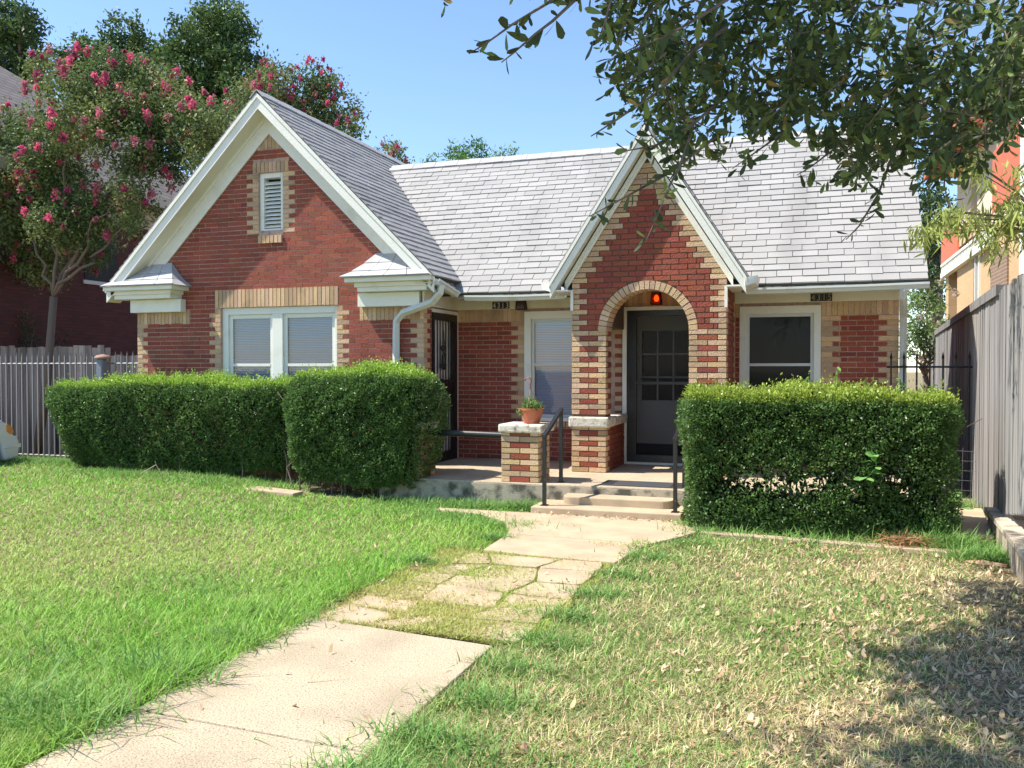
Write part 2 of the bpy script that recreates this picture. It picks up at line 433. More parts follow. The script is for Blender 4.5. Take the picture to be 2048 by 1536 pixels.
# mortar core with the arch hole
arc = [(XAC + (AI + .012) * math.cos(t), YF + .009, AZ + (AI + .012) * math.sin(t)) for t in [math.pi * i / 24 for i in range(25)]]
poly = [(PWB + .009, YF + .009, PZ), (XA1 - .004, YF + .009, PZ), (XA1 - .004, YF + .009, 2.66 - .0)]
hh = (ARZ - .1 - 2.66) / ARS
poly += [(XAC + (ARZ - .16 - 2.66) / ARS, YF + .009, 2.66), (XAC, YF + .009, ARZ - .16), (XAC - (ARZ - .16 - 2.66) / ARS, YF + .009, 2.66), (XA0 + .004, YF + .009, 2.66), (XA0 + .004, YF + .009, PZ), (PWA - .009, YF + .009, PZ)]
poly += [(p[0], p[1], p[2]) for p in arc[::-1]]
mb = MB(); mb.prism(poly, (0, .29, 0)); mb.build('wall', mortar_dark, house)
# inner faces of pillars and side half wall
W7 = Wall((PWA, 0, 0), (0, 1, 0), (1, 0, 0)); W8 = Wall((XA1, 0, 0), (0, 1, 0), (1, 0, 0)); W9 = Wall((XA0, 0, 0), (0, 1, 0), (-1, 0, 0)); W10 = Wall((PWB, 0, 0), (0, 1, 0), (-1, 0, 0))
k = 0; v = PZ
while v < 2.62:
    vm = v + CH / 2
    if .83 < vm < .90:
        for Wx in (W7, W9): Wx.done('brick_facing', house); Wx.mb = MB()
    if v < AZ:
        if vm < .83:
            W7.field(YF + .003, YR, k, v, True, False); W9.field(YF + .003, YR, k, v, True, False)
        elif vm > .97:
            for Wx in (W7, W9): Wx.brick(YF + .003, YF + (.21 if k % 2 else .105), v, v + CH, 'y'); Wx.brick(YF + (.21 if k % 2 else .105), YF + .31, v, v + CH, 'r' if k % 2 == 0 else 'y')
        W10.field(YF + .003, YR, k, v, True, True)
    W8.field(YF + .003, YR, k, v, True, True)
    k += 1; v += CH
for n_, Wx in (('inner', W7), ('outer', W8), ('side', W9), ('inner', W10)): Wx.done('brick_facing', house)
mb = MB()
mb.box(XA0 + .009, PWA - .009, YF + .3, YR, PZ, .83); mb.build('wall', mortar_dark, house); mb = MB()
mb.box(XA0 + .009, PWA - .009, YF + .3, YR + .01, 2.12, 2.66); mb.build('wall', mortar_dark, house); mb = MB()
mb.box(PWB + .009, XA1 - .009, YF + .3, YR, PZ, 2.66)                               # right side solid
mb.build('wall', mortar_dark, house)
mb = MB(); mb.box(XA0, PWB + .01, YF + .3, YR, 2.66, 2.70)
mb.build('ceiling', creamw, house)
mb = MB(); mb.box(XA0 - .035, PWA + .035, YF - .035, YF + .33, .83, .965); mb.box(PWA - .40, PWA + .04, YF + .33, YR - .01, .835, .96); mb.build('cap_stone', capstone, house, bevel=.02); mb = MB()
mb.box(PWB - .035, XA1 + .035, YF - .035, YF + .33, .83, .965)
mb.build('cap_stone', capstone, house, bevel=.02)

# ---------------------------------------------------------------- roofs
EXPO = .127
def shingles(name, O, U, S, lenU, lenS, parent, base=.345, wave=.0, umin=None, umax=None):
    """tab shingles on a slope: O lower corner, U along the eave, S up the slope"""
    O = Vector(O); U = Vector(U).normalized(); S = Vector(S).normalized(); N = U.cross(S); N = N if N.z > 0 else -N
    mb = MB(); rows = int(lenS / EXPO)
    for j in range(rows + 1):
        s0 = j * EXPO; s1 = min(s0 + EXPO * 1.18, lenS)
        a, b = (umin(s0) if umin else 0), (umax(s0) if umax else lenU)
        x = a - random.uniform(0, .06) - (j % 2) * .15
        while x < b:
            p, q = max(x + .0035, a), min(x + .3048 - .0035, b)
            if q - p > .015:
                f = random.uniform(.90, 1.07) * base; mb.col = (f, f * .985, f * .955)
                h = .012 + random.uniform(0, .007); sj = s0 + random.uniform(-.008, .008)
                wz = wave * math.sin(p * 1.1 + j * .35)
                o = O + U * p + S * sj + N * wz
                e = o + U * (q - p); t = S * (s1 - sj)
                mb.add([o - N * .004, e - N * .004, e + N * h, o + N * h, o + t + N * .002, e + t + N * .002],
                       [(0, 1, 2, 3), (3, 2, 5, 4), (0, 3, 4), (1, 5, 2)])
            x += .3048
    return mb.build(name, shingle, parent)
def deck(O, U, S, lenU, lenS, mb, th=.045):
    O = Vector(O); U = Vector(U).normalized(); S = Vector(S).normalized(); N = U.cross(S); N = N if N.z > 0 else -N
    mb.obox(O - N * (th + .004), U * lenU, S * lenS, N * th)
c45 = Vector((0, 1, 1)).normalized()
# main roof
EY, EZ, RY, RZ = 11.26, 2.62, 13.7, 5.06
shingles('main_roof', (-6.95, EY, EZ), (1, 0, 0), c45, 8.22, 3.45, house, wave=.006)
shingles('rear_roof', (-9.9, 16.14, EZ), (1, 0, 0), (0, -1, 1), 11.17, 3.45, house)
mb = MB(); deck((-6.2, EY, EZ), (1, 0, 0), c45, 7.47, 3.43, mb); deck((-9.9, 16.14, EZ), (1, 0, 0), (0, -1, 1), 11.17, 3.43, mb)
# left wing roof
LE, LZ = 2.71, 2.80
sL = Vector((1, 0, .985)).normalized(); lsl = LE * math.sqrt(1 + .985 ** 2)
shingles('wing_roof', (XLC + LE, 10.52, LZ), (0, 1, 0), (-1, 0, .985), 5.4, lsl, house)
shingles('wing_roof', (XLC - LE, 10.52, LZ), (0, 1, 0), (1, 0, .985), 5.4, lsl, house)
deck((XLC + LE, 10.52, LZ), (0, 1, 0), (-1, 0, .985), 5.4, lsl, mb); deck((XLC - LE, 10.52, LZ), (0, 1, 0), (1, 0, .985), 5.4, lsl, mb)
# arch gable roof
AE = 1.21; AEZ = ARZ - AE * ARS; asl = AE * math.sqrt(1 + ARS ** 2)
shingles('entry_roof', (XAC + AE, 10.63, AEZ), (0, 1, 0), (-1, 0, ARS), 2.7, asl, house)
shingles('entry_roof', (XAC - AE, 10.63, AEZ), (0, 1, 0), (1, 0, ARS), 2.7, asl, house)
deck((XAC + AE, 10.63, AEZ), (0, 1, 0), (-1, 0, ARS), 2.7, asl, mb); deck((XAC - AE, 10.63, AEZ), (0, 1, 0), (1, 0, ARS), 2.7, asl, mb)
mb.build('roof_deck', felt, house)
# ridge caps
mb = MB()
def ridge(p0, p1, sx, sz, w=.15, dirs=((1, 0), (-1, 0))):
    mb = MB()
    p0, p1 = Vector(p0), Vector(p1); L = (p1 - p0).length; n = int(L / .2); t = (p1 - p0) / n
    for i in range(n):
        f = random.uniform(.38, .46); mb.col = (f, f, f)
        for dx, dy in dirs:
            d = Vector((dx, dy, -sz)).normalized()
            o = p0 + t * i + Vector((0, 0, .018)); nn = t.normalized().cross(d); nn = nn if nn.z > 0 else -nn
            mb.obox(o, t * 1.05, d * w, nn * (.012 + .004 * (i % 2)))
    mb.build('ridge_cap', shingle, house)
ridge((-6.9, RY, RZ), (1.27, RY, RZ), 0, 1.0, dirs=((0, -1), (0, 1)))
ridge((XLC, 10.5, 5.47), (XLC, 15.9, 5.47), 0, .985)
ridge((XAC, 10.63, ARZ), (XAC, 13.2, ARZ), 0, ARS)

# gable trims: fascia, soffit, frieze
def rake(xc, zc, slope, half, yf, yw, fh, fz, mbf, mbs, fr0, fr1):
    for s in (-1, 1):
        T = lambda x, dz, y: (xc + s * x, y, zc - slope * x + dz)
        mbf, mbs = MB(), MB()
        mbf.prism([T(0, -.055, yf), T(half, -.055, yf), T(half, -.055 - fh, yf), T(0, -.055 - fh, yf)], (0, .022, 0))
        mbf.prism([T(0, -.02, yf - .02), T(half + .01, -.02, yf - .02), T(half + .01, -.08, yf - .02), T(0, -.08, yf - .02)], (0, .03, 0))
        mbs.prism([T(0, -.055 - fh + .03, yf + .022), T(half, -.055 - fh + .03, yf + .022), T(half, -.055 - fh + .01, yf + .022), T(0, -.055 - fh + .01, yf + .022)], (0, yw - yf - .03, 0))
        fh2 = fr1
        mbf.prism([T(0, fr0, yw - .03), T(fr1, fr0, yw - .03), T(fr1, fr0 - fz, yw - .03), T(0, fr0 - fz, yw - .03)], (0, .024, 0))
        mbf.prism([T(0, fr0 + .005, yw - .055), T(fr1, fr0 + .005, yw - .055), T(fr1, fr0 - .06, yw - .055), T(0, fr0 - .06, yw - .055)], (0, .024, 0))
        mbf.build('rake_board', creamw, house); mbs.build('soffit', cream, house)
mbf, mbs = MB(), MB()
rake(XLC, 5.47, .985, LE - .01, 10.53, YF, .18, .30, mbf, mbs, -.22, 2.30)
rake(XAC, ARZ, ARS, AE - .01, 10.63, YF, .17, .12, mbf, mbs, -.26, 1.04)
# cornice returns
def cornice(s):
    c = XLC; X = lambda d: c + s * d
    mb = MB()
    def bx(d0, d1, y0, y1, z0, z1): a, b = sorted((X(d0), X(d1))); mb.box(a, b, y0, y1, z0, z1)
    bx(1.42, 2.68, 10.44, YF - .002, 2.74, 2.80)
    bx(1.52, 2.62, 10.53, YF - .002, 2.68, 2.74)
    bx(1.55, 2.58, 10.56, YF - .002, 2.62, 2.68)
    bx(1.48, 2.41 - .0, 10.70, YF - .002, 2.425, 2.615)
    mb.build('cornice_return', creamw, house, bevel=.004)
    mb = MB(); f = .46; rows = 3
    E0, E1 = X(1.36), X(2.70); T0, T1 = X(1.72), X(2.30)
    lo = [Vector((E0, 10.40, 2.805)), Vector((E1, 10.40, 2.805))]; hi = [Vector((T0, YF - .01, 3.17)), Vector((X(2.35), YF - .01, 3.17))]
    sag = lambda t: -.04 * math.sin(math.pi * t)
    for i in range(rows):
        t0, t1 = i / rows, (i + 1) / rows
        A = lo[0].lerp(hi[0], t0); B = lo[1].lerp(hi[1], t0); C_ = lo[1].lerp(hi[1], t1); D = lo[0].lerp(hi[0], t1)
        for P, t in ((A, t0), (B, t0), (C_, t1), (D, t1)): P.z += sag(t)
        n = 4
        for j in range(n):
            g = .004; u0, u1 = j / n + g, (j + 1) / n - g
            fz = random.uniform(.92, 1.05) * f; mb.col = (fz, fz, fz)
            q = [A.lerp(B, u0), A.lerp(B, u1), D.lerp(C_, u1), D.lerp(C_, u0)]
            up = Vector((0, -.3, .9)).normalized()
            V = [q[0] + up * .002, q[1] + up * .002, q[1] + up * .014, q[0] + up * .014, q[3] + up * .003, q[2] + up * .003]
            mb.add(V, [(0, 1, 2, 3), (3, 2, 5, 4), (0, 3, 4), (1, 5, 2)])
    # hip side toward the wall centre
    S0 = Vector((X(1.36), YF - .005, 2.805))
    P = lo[0].copy(); prev0, prev1 = P, S0
    for i in range(1, rows + 1):
        t = i / rows; a = lo[0].lerp(hi[0], t); b = S0.lerp(hi[0], t); a.z += sag(t); b.z += sag(t)
        mb.col = (.44, .44, .44); mb.add([prev0, prev1, b, a], [(0, 1, 2, 3)]); prev0, prev1 = a, b
    mb.prism([(E0, 10.40, 2.80), (E1, 10.40, 2.80), (E1, YF - .004, 2.80), (E0, YF - .004, 2.80)], (0, 0, .004))
    mb.build('return_roof', shingle, house)
cornice(-1); cornice(1)

# eaves: soffit boards, frieze, gutters
mb = MB()
mb.box(XL1 + .03, XA0 - .002, YR - .05, YR - .012, 2.44, 2.60); mb.build('frieze_board', cream, house, bevel=.003); mb = MB(); mb.box(XA1 + .002, XR, YR - .05, YR - .012, 2.44, 2.60); mb.build('frieze_board', cream, house, bevel=.003); mb = MB()
mb.box(XL1 + .012, XL1 + .045, YF - .08, YR - .05, 2.43, 2.70)
mb.build('frieze_board', cream, house, bevel=.003)
for bb in ((XL1 + .3, XAC - .9, 11.30, YR - .012, 2.60, 2.62), (XA1 - .0, 1.25, 11.30, YR - .012, 2.60, 2.62), (XL1 + .01, XLC + LE - .04, 10.52, YR, 2.70, 2.72)):
    mb = MB(); mb.box(*bb); mb.build('soffit', cream, house)
for bb in ((XL1 + .3, XAC - 1.1, 11.285, 11.30, 2.53, 2.625), (XAC + 1.1, 1.25, 11.285, 11.30, 2.53, 2.625), (XLC + LE - .055, XLC + LE - .04, 10.53, 11.3, 2.66, 2.76)):
    mb = MB(); mb.box(*bb); mb.build('fascia', darkwood, house)
def gutter(p0, p1, out, name='gutter', sag=0):
    """K profile gutter from p0 to p1, out = outward direction"""
    p0, p1, out = Vector(p0), Vector(p1), Vector(out).normalized()
    prof = [(0, 0), (0, -.072), (.065, -.072), (.085, -.04), (.105, -.025), (.105, 0), (.095, 0), (.095, -.02), (.078, -.035), (.06, -.066), (.008, -.066), (.008, 0)]
    m = MB(); n = 6; V = []
    for i in range(n + 1):
        c = p0.lerp(p1, i / n); c.z -= sag * math.sin(math.pi * i / n) + random.uniform(0, .004)
        V += [c + out * a + Vector((0, 0, b)) for a, b in prof]
    k = len(prof); F = [(i * k + j, i * k + (j + 1) % k, (i + 1) * k + (j + 1) % k, (i + 1) * k + j) for i in range(n) for j in range(k)]
    F += [tuple(range(k)), tuple(n * k + j for j in range(k))[::-1]]
    m.add(V, F); return m.build(name, gutterm, house)
gutter((-4.55, 11.28, 2.59), (XAC - 1.16, 11.28, 2.58), (0, -1, 0), sag=.01)
gutter((XAC + 1.16, 11.28, 2.575), (1.27, 11.28, 2.59), (0, -1, 0), sag=.006)
gutter((XLC + LE - .03, 10.53, 2.76), (XLC + LE - .03, 11.24, 2.64), (1, 0, 0))
def rect_pipe(name, pts, w, d):
    m = MB(); pts = [Vector(p) for p in pts]
    m.tube(pts, w * .62, 4); o = m.build(name, gutterm, house, bevel=.006); return o
rect_pipe('downspout', [(-4.64, 10.62, 2.68), (-4.66, 10.62, 2.58), (-4.80, 10.68, 2.46), (-5.24, 10.70, 2.33), (-5.36, 10.74, 2.22), (-5.37, 10.75, 2.0), (-5.37, 10.75, .1)], .085, .06)
rect_pipe('downspout', [(1.0, 11.22, 2.52), (1.0, 11.30, 2.42), (1.05, 11.85, 2.25), (1.06, 11.95, 2.1), (1.06, 11.95, .1)], .075, .06)
# small cut gutter ends and flashing at the foot of the entry gable
for s, x in ((-1, XAC - AE), (1, XAC + AE)):
    mb = MB()
    mb.prism([(x - s * .02, 10.62, AEZ - .03), (x + s * .12, 10.66, AEZ + .0), (x + s * .10, 10.66, AEZ - .09), (x - s * .02, 10.62, AEZ - .13)], (0, .5, 0))
    a, b = sorted((x, x - s * .24)); mb.box(a, b, 10.66, 11.5, AEZ - .125, AEZ - .105)
    a, b = sorted((x - s * .27, x - s * .235)); mb.box(a, b, YF - .03, YF - .005, AEZ - .36, AEZ - .10)
    mb.build('eave_end', creamw, house)

# ---------------------------------------------------------------- windows and doors
def blind(par, x0, x1, z0, z1, y, m=blindm):
    mb = MB(); z = z0
    while z < z1:
        mb.add([(x0, y - .008, z + .004), (x1, y - .008, z + .004), (x1, y + .012, z + .024), (x0, y + .012, z + .024)], [(0, 1, 2, 3)]); z += .0245
    mb.box(x0, x1, y - .012, y + .02, z1, z1 + .03)
    return mb.build('blind', m, par)
def hung_window(x0, x1, z0, z1, y, zr, name='window', bl=True, scr=False, casing=.09, top=.09):
    mb = MB()
    mb.box(x0, x0 + casing, y - .02, y + .10, z0, z1); mb.box(x1 - casing, x1, y - .02, y + .10, z0, z1)
    mb.box(x0 + casing, x1 - casing, y - .022, y + .10, z1 - top, z1); mb.box(x0 - .03, x1 + .03, y - .05, y + .10, z0 - .05, z0)
    w_ = mb.build(name, creamw, house, bevel=.003)
    a, b, c, d = x0 + casing, x1 - casing, z0, z1 - top
    t = .042
    mb = MB(); yy = y + .022
    mb.box(a, a + t, yy, yy + .035, c, d); mb.box(b - t, b, yy, yy + .035, c, d); mb.box(a + t, b - t, yy, yy + .035, d - t, d); mb.box(a + t, b - t, yy, yy + .035, c, c + t)
    mb.box(a + t, b - t, yy - .006, yy + .036, zr - .018, zr + .018)
    mb.build('sash', M('sash_paint', (.60, .64, .62), .5) if 'sash_paint' not in bpy.data.materials else bpy.data.materials['sash_paint'], w_)
    mb = MB(); mb.add([(a + t, yy + .02, c + t), (b - t, yy + .02, c + t), (b - t, yy + .02, d - t), (a + t, yy + .02, d - t)], [(0, 1, 2, 3)])
    mb.build('pane', glass, w_)
    if scr:
        mb = MB(); mb.add([(a + t, yy + .008, c + t), (b - t, yy + .008, c + t), (b - t, yy + .008, d - t), (a + t, yy + .008, d - t)], [(0, 1, 2, 3)])
        mb.build('insect_screen', wscreen, w_)
    if bl: blind(w_, a + .02, b - .02, c + .04, d - .07, yy + .07)
    return w_
# twin window of the left gable
xm = (win1[0] + win1[1]) / 2 - .02
y = YF + .07; mb = MB()
mb.box(win1[0], win1[0] + .10, y - .03, y + .12, win1[2], win1[3]); mb.box(win1[1] - .05, win1[1], y - .03, y + .12, win1[2], win1[3])
mb.box(win1[0] + .10, win1[1] - .05, y - .032, y + .12, win1[3] - .10, win1[3]); mb.box(win1[0] - .03, win1[1] + .03, y - .10, y + .12, win1[2] - .05, win1[2])
mb.box(xm - .085, xm + .085, y - .034, y + .12, win1[2], win1[3] - .10)
tw = mb.build('window', creamw, house, bevel=.004)
for a, b in ((win1[0] + .10, xm - .085), (xm + .085, win1[1] - .05)):
    c, d, zr, t = win1[2], win1[3] - .10, 1.63, .06; mb = MB()
    mb.box(a, a + t, y, y + .03, c, d); mb.box(b - t, b, y, y + .03, c, d); mb.box(a + t, b - t, y, y + .03, d - t, d); mb.box(a + t, b - t, y, y + .03, c, c + t); mb.box(a + t, b - t, y - .006, y + .032, zr - .02, zr + .02)
    mb.build('sash', creamw, tw, bevel=.003)
    mb = MB(); mb.add([(a + t, y + .018, c + t), (b - t, y + .018, c + t), (b - t, y + .018, d - t), (a + t, y + .018, d - t)], [(0, 1, 2, 3)]); mb.build('pane', glass, tw)
    blind(tw, a + .03, b - .03, c + .05, d - .05, y + .06)
hung_window(*winB, YR, 1.64, casing=.10, top=.11)
hung_window(*winC, YR, 1.63, bl=False, scr=True, casing=.085, top=.10)
# faint curtain behind the right window
mb = MB(); mb.box(winC[0] + .1, winC[1] - .1, YR + .35, YR + .36, .9, 2.4); mb.build('curtain', M('curtain', (.25, .26, .24), .9), house)
# vent
y = YF + .05; mb = MB()
mb.box(vent[0], vent[0] + .07, y - .02, y + .1, vent[2], vent[3]); mb.box(vent[1] - .05, vent[1], y - .02, y + .1, vent[2], vent[3]); mb.box(vent[0] + .07, vent[1] - .05, y - .022, y + .1, vent[3] - .07, vent[3]); mb.box(vent[0] + .07, vent[1] - .05, y - .022, y + .1, vent[2], vent[2] + .03)
ve = mb.build('gable_vent', creamw, house, bevel=.003); mb = MB()
for i in range(12):
    z = vent[2] + .045 + i * .056
    mb.prism([(vent[0] + .07, y - .005, z), (vent[0] + .07, y + .05, z + .045), (vent[0] + .07, y + .05, z + .055), (vent[0] + .07, y - .005, z + .012)], (vent[1] - vent[0] - .12, 0, 0))
mb.build('louvre', creamw, ve)
mb = MB(); mb.box(vent[0], vent[1], y + .12, y + .13, vent[2], vent[3]); mb.build('backing', interior, ve)

# first door: black security door in the side wall
X = XL1; a, b, c, d = doorA
mb = MB(); mb.box(X - .1, X + .02, b, b + .05, c, d + .05); mb.box(X - .1, X + .02, a, b, d, d + .05); mb.build('door_frame', creamw, house, bevel=.003)
mb = MB(); mb.box(X - .09, X - .05, a, b, c, d); inner = mb.build('door', M('door_white', (.82, .83, .80), .5), house)
mb = MB(); t = .055
mb.box(X - .02, X + .022, a, a + .03, c, d); mb.box(X - .02, X + .022, b - .13, b, c, d); mb.box(X - .02, X + .022, a + .03, b - .13, d - .10, d); mb.box(X - .02, X + .022, a + .03, b - .13, c, c + .14)
for z in (1.20, 1.40): mb.box(X - .015, X + .018, a + .03, b - .13, z - .02, z + .02)
mb.box(X - .006, X + .012, a + .40, a + .70, 1.23, 1.37)
for i in range(7):
    yy = a + .03 + (b - a - .16) * (i + .5) / 7; mb.box(X - .006, X + .008, yy - .007, yy + .007, c + .1, d - .1)
yc = a + .03 + (b - a - .16) * 3.5 / 7
def scroll(cy, cz, r, t0, t1): return [(X + .012, cy + r * math.cos(t0 + (t1 - t0) * i / 10), cz + r * math.sin(t0 + (t1 - t0) * i / 10)) for i in range(11)]
for zc, sg in ((1.85, 1), (.78, -1)):
    for s in (-1, 1):
        mb.tube(scroll(yc + s * .038, zc + sg * .02, .034, 0, 6.2), .012, 6); mb.tube(scroll(yc + s * .04, zc + sg * -.24, .036, 0, 6.2), .012, 6)
        mb.tube([(X + .012, yc + s * .005, zc - sg * .02), (X + .012, yc + s * .06, zc - sg * .10), (X + .012, yc + s * .065, zc - sg * .2), (X + .012, yc + s * .03, zc - sg * .27)], .009, 6)
        mb.tube([(X + .012, yc, zc + sg * .1), (X + .012, yc + s * .045, zc + sg * .09)], .009, 6)
    mb.tube([(X + .012, yc, zc - sg * .3), (X + .012, yc, zc + sg * .1), (X + .012, yc, zc + sg * .27)], [.012, .018, .004], 6)
mb.tube([(X + .02, a + .10, 1.42), (X + .07, a + .10, 1.43), (X + .07, a + .18, 1.43), (X + .02, a + .20, 1.42)], .008, 6)
mb.build('security_door', blackp, house)

# second door with black screen
a, b, c, d = doorD
mb = MB(); mb.box(a - .04, a + .02, YR - .05, YR + .1, c, d); mb.box(b - .02, b + .04, YR - .05, YR + .1, c, d); mb.box(a - .04, b + .04, YR - .05, YR + .1, d, d + .05); mb.box(a - .04, b + .04, YR - .06, YR + .1, c, c + .03); mb.build('door_frame', creamw, house, bevel=.003)
mb = MB(); a += .02; b -= .02; c += .03
mb.box(a, a + .13, YR - .03, YR + .01, c, d); mb.box(b - .075, b, YR - .03, YR + .01, c, d); mb.box(a, b, YR - .029, YR + .009, d - .075, d); mb.box(a, b, YR - .029, YR + .009, c, c + .10); mb.box(a + .07, b - .07, YR - .025, YR + .005, 1.36, 1.40)
mb.box(a + .02, a + .05, YR - .06, YR - .03, 1.28, 1.44)
sd_ = mb.build('screen_door', blackp, house)
mb = MB(); mb.add([(a + .07, YR - .01, c + .1), (b - .07, YR - .01, c + .1), (b - .07, YR - .01, d - .07), (a + .07, YR - .01, d - .07)], [(0, 1, 2, 3)]); mb.build('mesh', screen, sd_)
dw = M('door_paint', (.72, .73, .70), .5); mb = MB(); y = YR + .08
gx0, gx1, gz0, gz1 = a + .19, b - .12, 1.14, 2.10
mb.box(a + .06, gx0, y, y + .04, c, d); mb.box(gx1, b, y, y + .04, c, d); mb.box(gx0, gx1, y, y + .04, c + .25, gz0); mb.box(gx0, gx1, y, y + .04, gz1, d)
for i in (1, 2): x = gx0 + (gx1 - gx0) * i / 3; mb.box(x - .012, x + .012, y + .005, y + .035, gz0, gz1)
for i in (1, 2): z = gz0 + (gz1 - gz0) * i / 3; mb.box(gx0, gx1, y + .004, y + .036, z - .012, z + .012)
mb.box(gx0 + .02, gx1 - .02, y - .012, y, c + .42, gz0 - .08)
dd = mb.build('door', dw, house, bevel=.003); mb = MB(); mb.box(gx0, gx1, y + .02, y + .024, gz0, gz1); mb.build('pane', M('door_glass', (.02, .02, .022), .05), dd)
mb = MB(); mb.box(a + .06, b, y - .005, y + .02, c, c + .25); mb.build('kick_plate', interior, dd)

# house numbers
def number(txt, x, z, y, worn=False):
    dk = M('tile_dark', (.02, .018, .017), .5) if 'tile_dark' not in bpy.data.materials else bpy.data.materials['tile_dark']
    lt = M('digit_' + txt, (.62, .60, .55) if not worn else (.36, .32, .27), .6, noise=(60, (.2, .17, .14), .45, .7) if worn else None)
    n = len(txt); mb = MB()
    for i in range(n): mb.box(x + i * .066 + .001, x + (i + 1) * .066 - .001, y - .008, y, z, z + .098)
    plate = mb.build('house_number', dk, house)
    cu = bpy.data.curves.new('digits', 'FONT'); cu.size = .115; cu.extrude = .001; cu.align_x = 'CENTER'
    for i, ch in enumerate(txt):
        cu.body = ch; tmp = bpy.data.objects.new('tmp', cu); col.objects.link(tmp); bpy.context.view_layer.update()
        me = bpy.data.meshes.new_from_object(tmp.evaluated_get(bpy.context.evaluated_depsgraph_get())); bpy.data.objects.remove(tmp)
        me.transform(Matrix.Translation((x + (i + .5) * .066, y - .0105, z + .009)) @ Matrix.Rotation(R(90), 4, 'X') @ Matrix.Diagonal((.85, 1, 1, 1)))
        me.materials.clear(); me.materials.append(lt)
        o = bpy.data.objects.new('digit', me); col.objects.link(o); attach(o, plate)
p = at(985, 619, YR - .05); number('4313', p.x, 2.444, YR - .052)
p = at(1620, 612, YR - .05); number('4315', p.x, 2.446, YR - .052, True)

# lanterns
def lantern(c, lit=False):
    x, y, z = c; mb = MB(); h, t, b = .15, .05, .068
    P = [(x - t, y, z + h), (x + t, y, z + h), (x + b, y, z), (x - b, y, z)]; yo = -.11
    Q = [(p[0], y + yo, p[2]) for p in P]
    for i in range(4): mb.tube([P[i], P[(i + 1) % 4]], .006, 4); mb.tube([Q[i], Q[(i + 1) % 4]], .008, 4); mb.tube([P[i], Q[i]], .007, 4)
    mb.box(x - t - .008, x + t + .008, y + yo - .006, y + .01, z + h, z + h + .012)
    o = mb.build('porch_lamp', M('lamp_metal', (.03, .018, .014), .5), house)
    mb = MB(); e = .004; mb.prism([(x - t + e, y + yo + e, z + h - e), (x + t - e, y + yo + e, z + h - e), (x + b - e, y + yo + e, z + e), (x - b + e, y + yo + e, z + e)], (0, -yo - .01, 0))
    if lit:
        mb.build('lamp_glass', glassmat('amber_glass', (.9, .35, .12), .05), o)
        mb = MB(); mb.lathe([(.001, .035), (.022, .04), (.034, .065), (.036, .08), (.03, .10), (.014, .125), (.001, .13)], (x, y + yo * .5, z)); mb.build('bulb', M('bulb_glow', (1, .3, .08), .4, emit=((1, .24, .04), 1.0)), o, smooth=True)
    else: mb.build('lamp_glass', M('lamp_brown_glass', (.06, .02, .02), .25), o)
    return o
lantern((at(1045, 615, YR - .05).x, YR - .05, 2.425)); lantern((at(1312, 604, YR - .1).x, YR - .03, 2.455), True)

# ---------------------------------------------------------------- porch, steps, piers
mb = MB(); mb.box(-4.98, 1.0, 9.55, YR, .0, PZ); mb.box(XL1, -2.9, YR - .0, YR + .02, 0, PZ); mb.build('porch_slab', conc, house, bevel=.015)
mb = MB(); mb.box(-4.99, 1.01, 9.532, 9.548, .0, PZ - .02); mb.build('porch_edge', concdark, house)
def round_step(x0, x1, y0, y1, z0, z1, r, m):
    mb = MB(); pts = [(x1, y1), (x0, y1)]
    pts += [(x0 + r - r * math.cos(t), y0 + r - r * math.sin(t)) for t in [i * math.pi / 12 for i in range(7)]]
    pts += [(x1 - r + r * math.sin(t), y0 + r - r * math.cos(t)) for t in [i * math.pi / 12 for i in range(7)]]
    mb.prism([(p[0], p[1], z0) for p in pts], (0, 0, z1 - z0)); return mb.build('step', m, house, bevel=.012)
round_step(-2.62, -1.40, 9.26, 9.54, .0, .175, .13, conctan)
mb = MB(); mb.box(-2.88, -1.27, 8.98, 9.54, 0, .09); mb.build('step', conctan, house, bevel=.012)
def pier(x0, x1, y0, y1, z0, z1):
    nb = MB(); nb.box(x0 + .008, x1 - .008, y0 + .008, y1 - .008, z0, z1); core = nb.build('pier', mortar_dark, house)
    mbx = MB()
    for O, U, N, L in (((x0, y0, 0), (1, 0, 0), (0, -1, 0), x1 - x0), ((x1, y0, 0), (0, 1, 0), (1, 0, 0), y1 - y0), ((x0, y1, 0), (0, -1, 0), (-1, 0, 0), y1 - y0), ((x1, y1, 0), (-1, 0, 0), (0, 1, 0), x1 - x0)):
        Wp = Wall(O, U, N); Wp.mb = mbx; n = round((z1 - z0) / CH)
        for i in range(n): 
            kk = (n - i) % 2
            pillar_row(Wp, .003, L - .003, z0 + i * CH, kk)
    mbx.build('brick_facing', brick, core)
    mb = MB(); mb.box(x0 - .03, x1 + .05, y0 - .035, y1 + .05, z1, z1 + .10); mb.build('cap_stone', capstone, core, bevel=.02)
pier(-3.44, -2.98, 9.60, 10.04, PZ, PZ + 8.6 * CH)
pier(-4.92, -4.48, 9.60, 10.04, PZ, PZ + 8.6 * CH)
mb = MB(); mb.tube([(-4.50, 9.82, .80), (-3.44, 9.82, .78)], .038, 12); mb.build('pipe_rail', blackp, house, smooth=False)
def handrail(x, label, x_side):
    t = thing('handrail', label, 'handrail', (x, 9.1, .09), 'black square tube handrails beside the steps')
    for y_, z0, z1 in ((9.10, .09, .87), (9.76, PZ, 1.10)):
        mb = MB(); mb.box(x - .02, x + .02, y_ - .02, y_ + .02, z0, z1 - .02); mb.box(x - .04, x + .04, y_ - .045, y_ + .045, z0, z0 + .008); mb.build('post', blackp, t, bevel=.003)
    mb = MB(); mb.prism([(x - .022, 9.075, .86), (x - .022, 9.785, 1.13), (x - .022, 9.785, 1.09), (x - .022, 9.075, .82)], (.044, 0, 0)); mb.build('top_rail', blackp, t, bevel=.003)
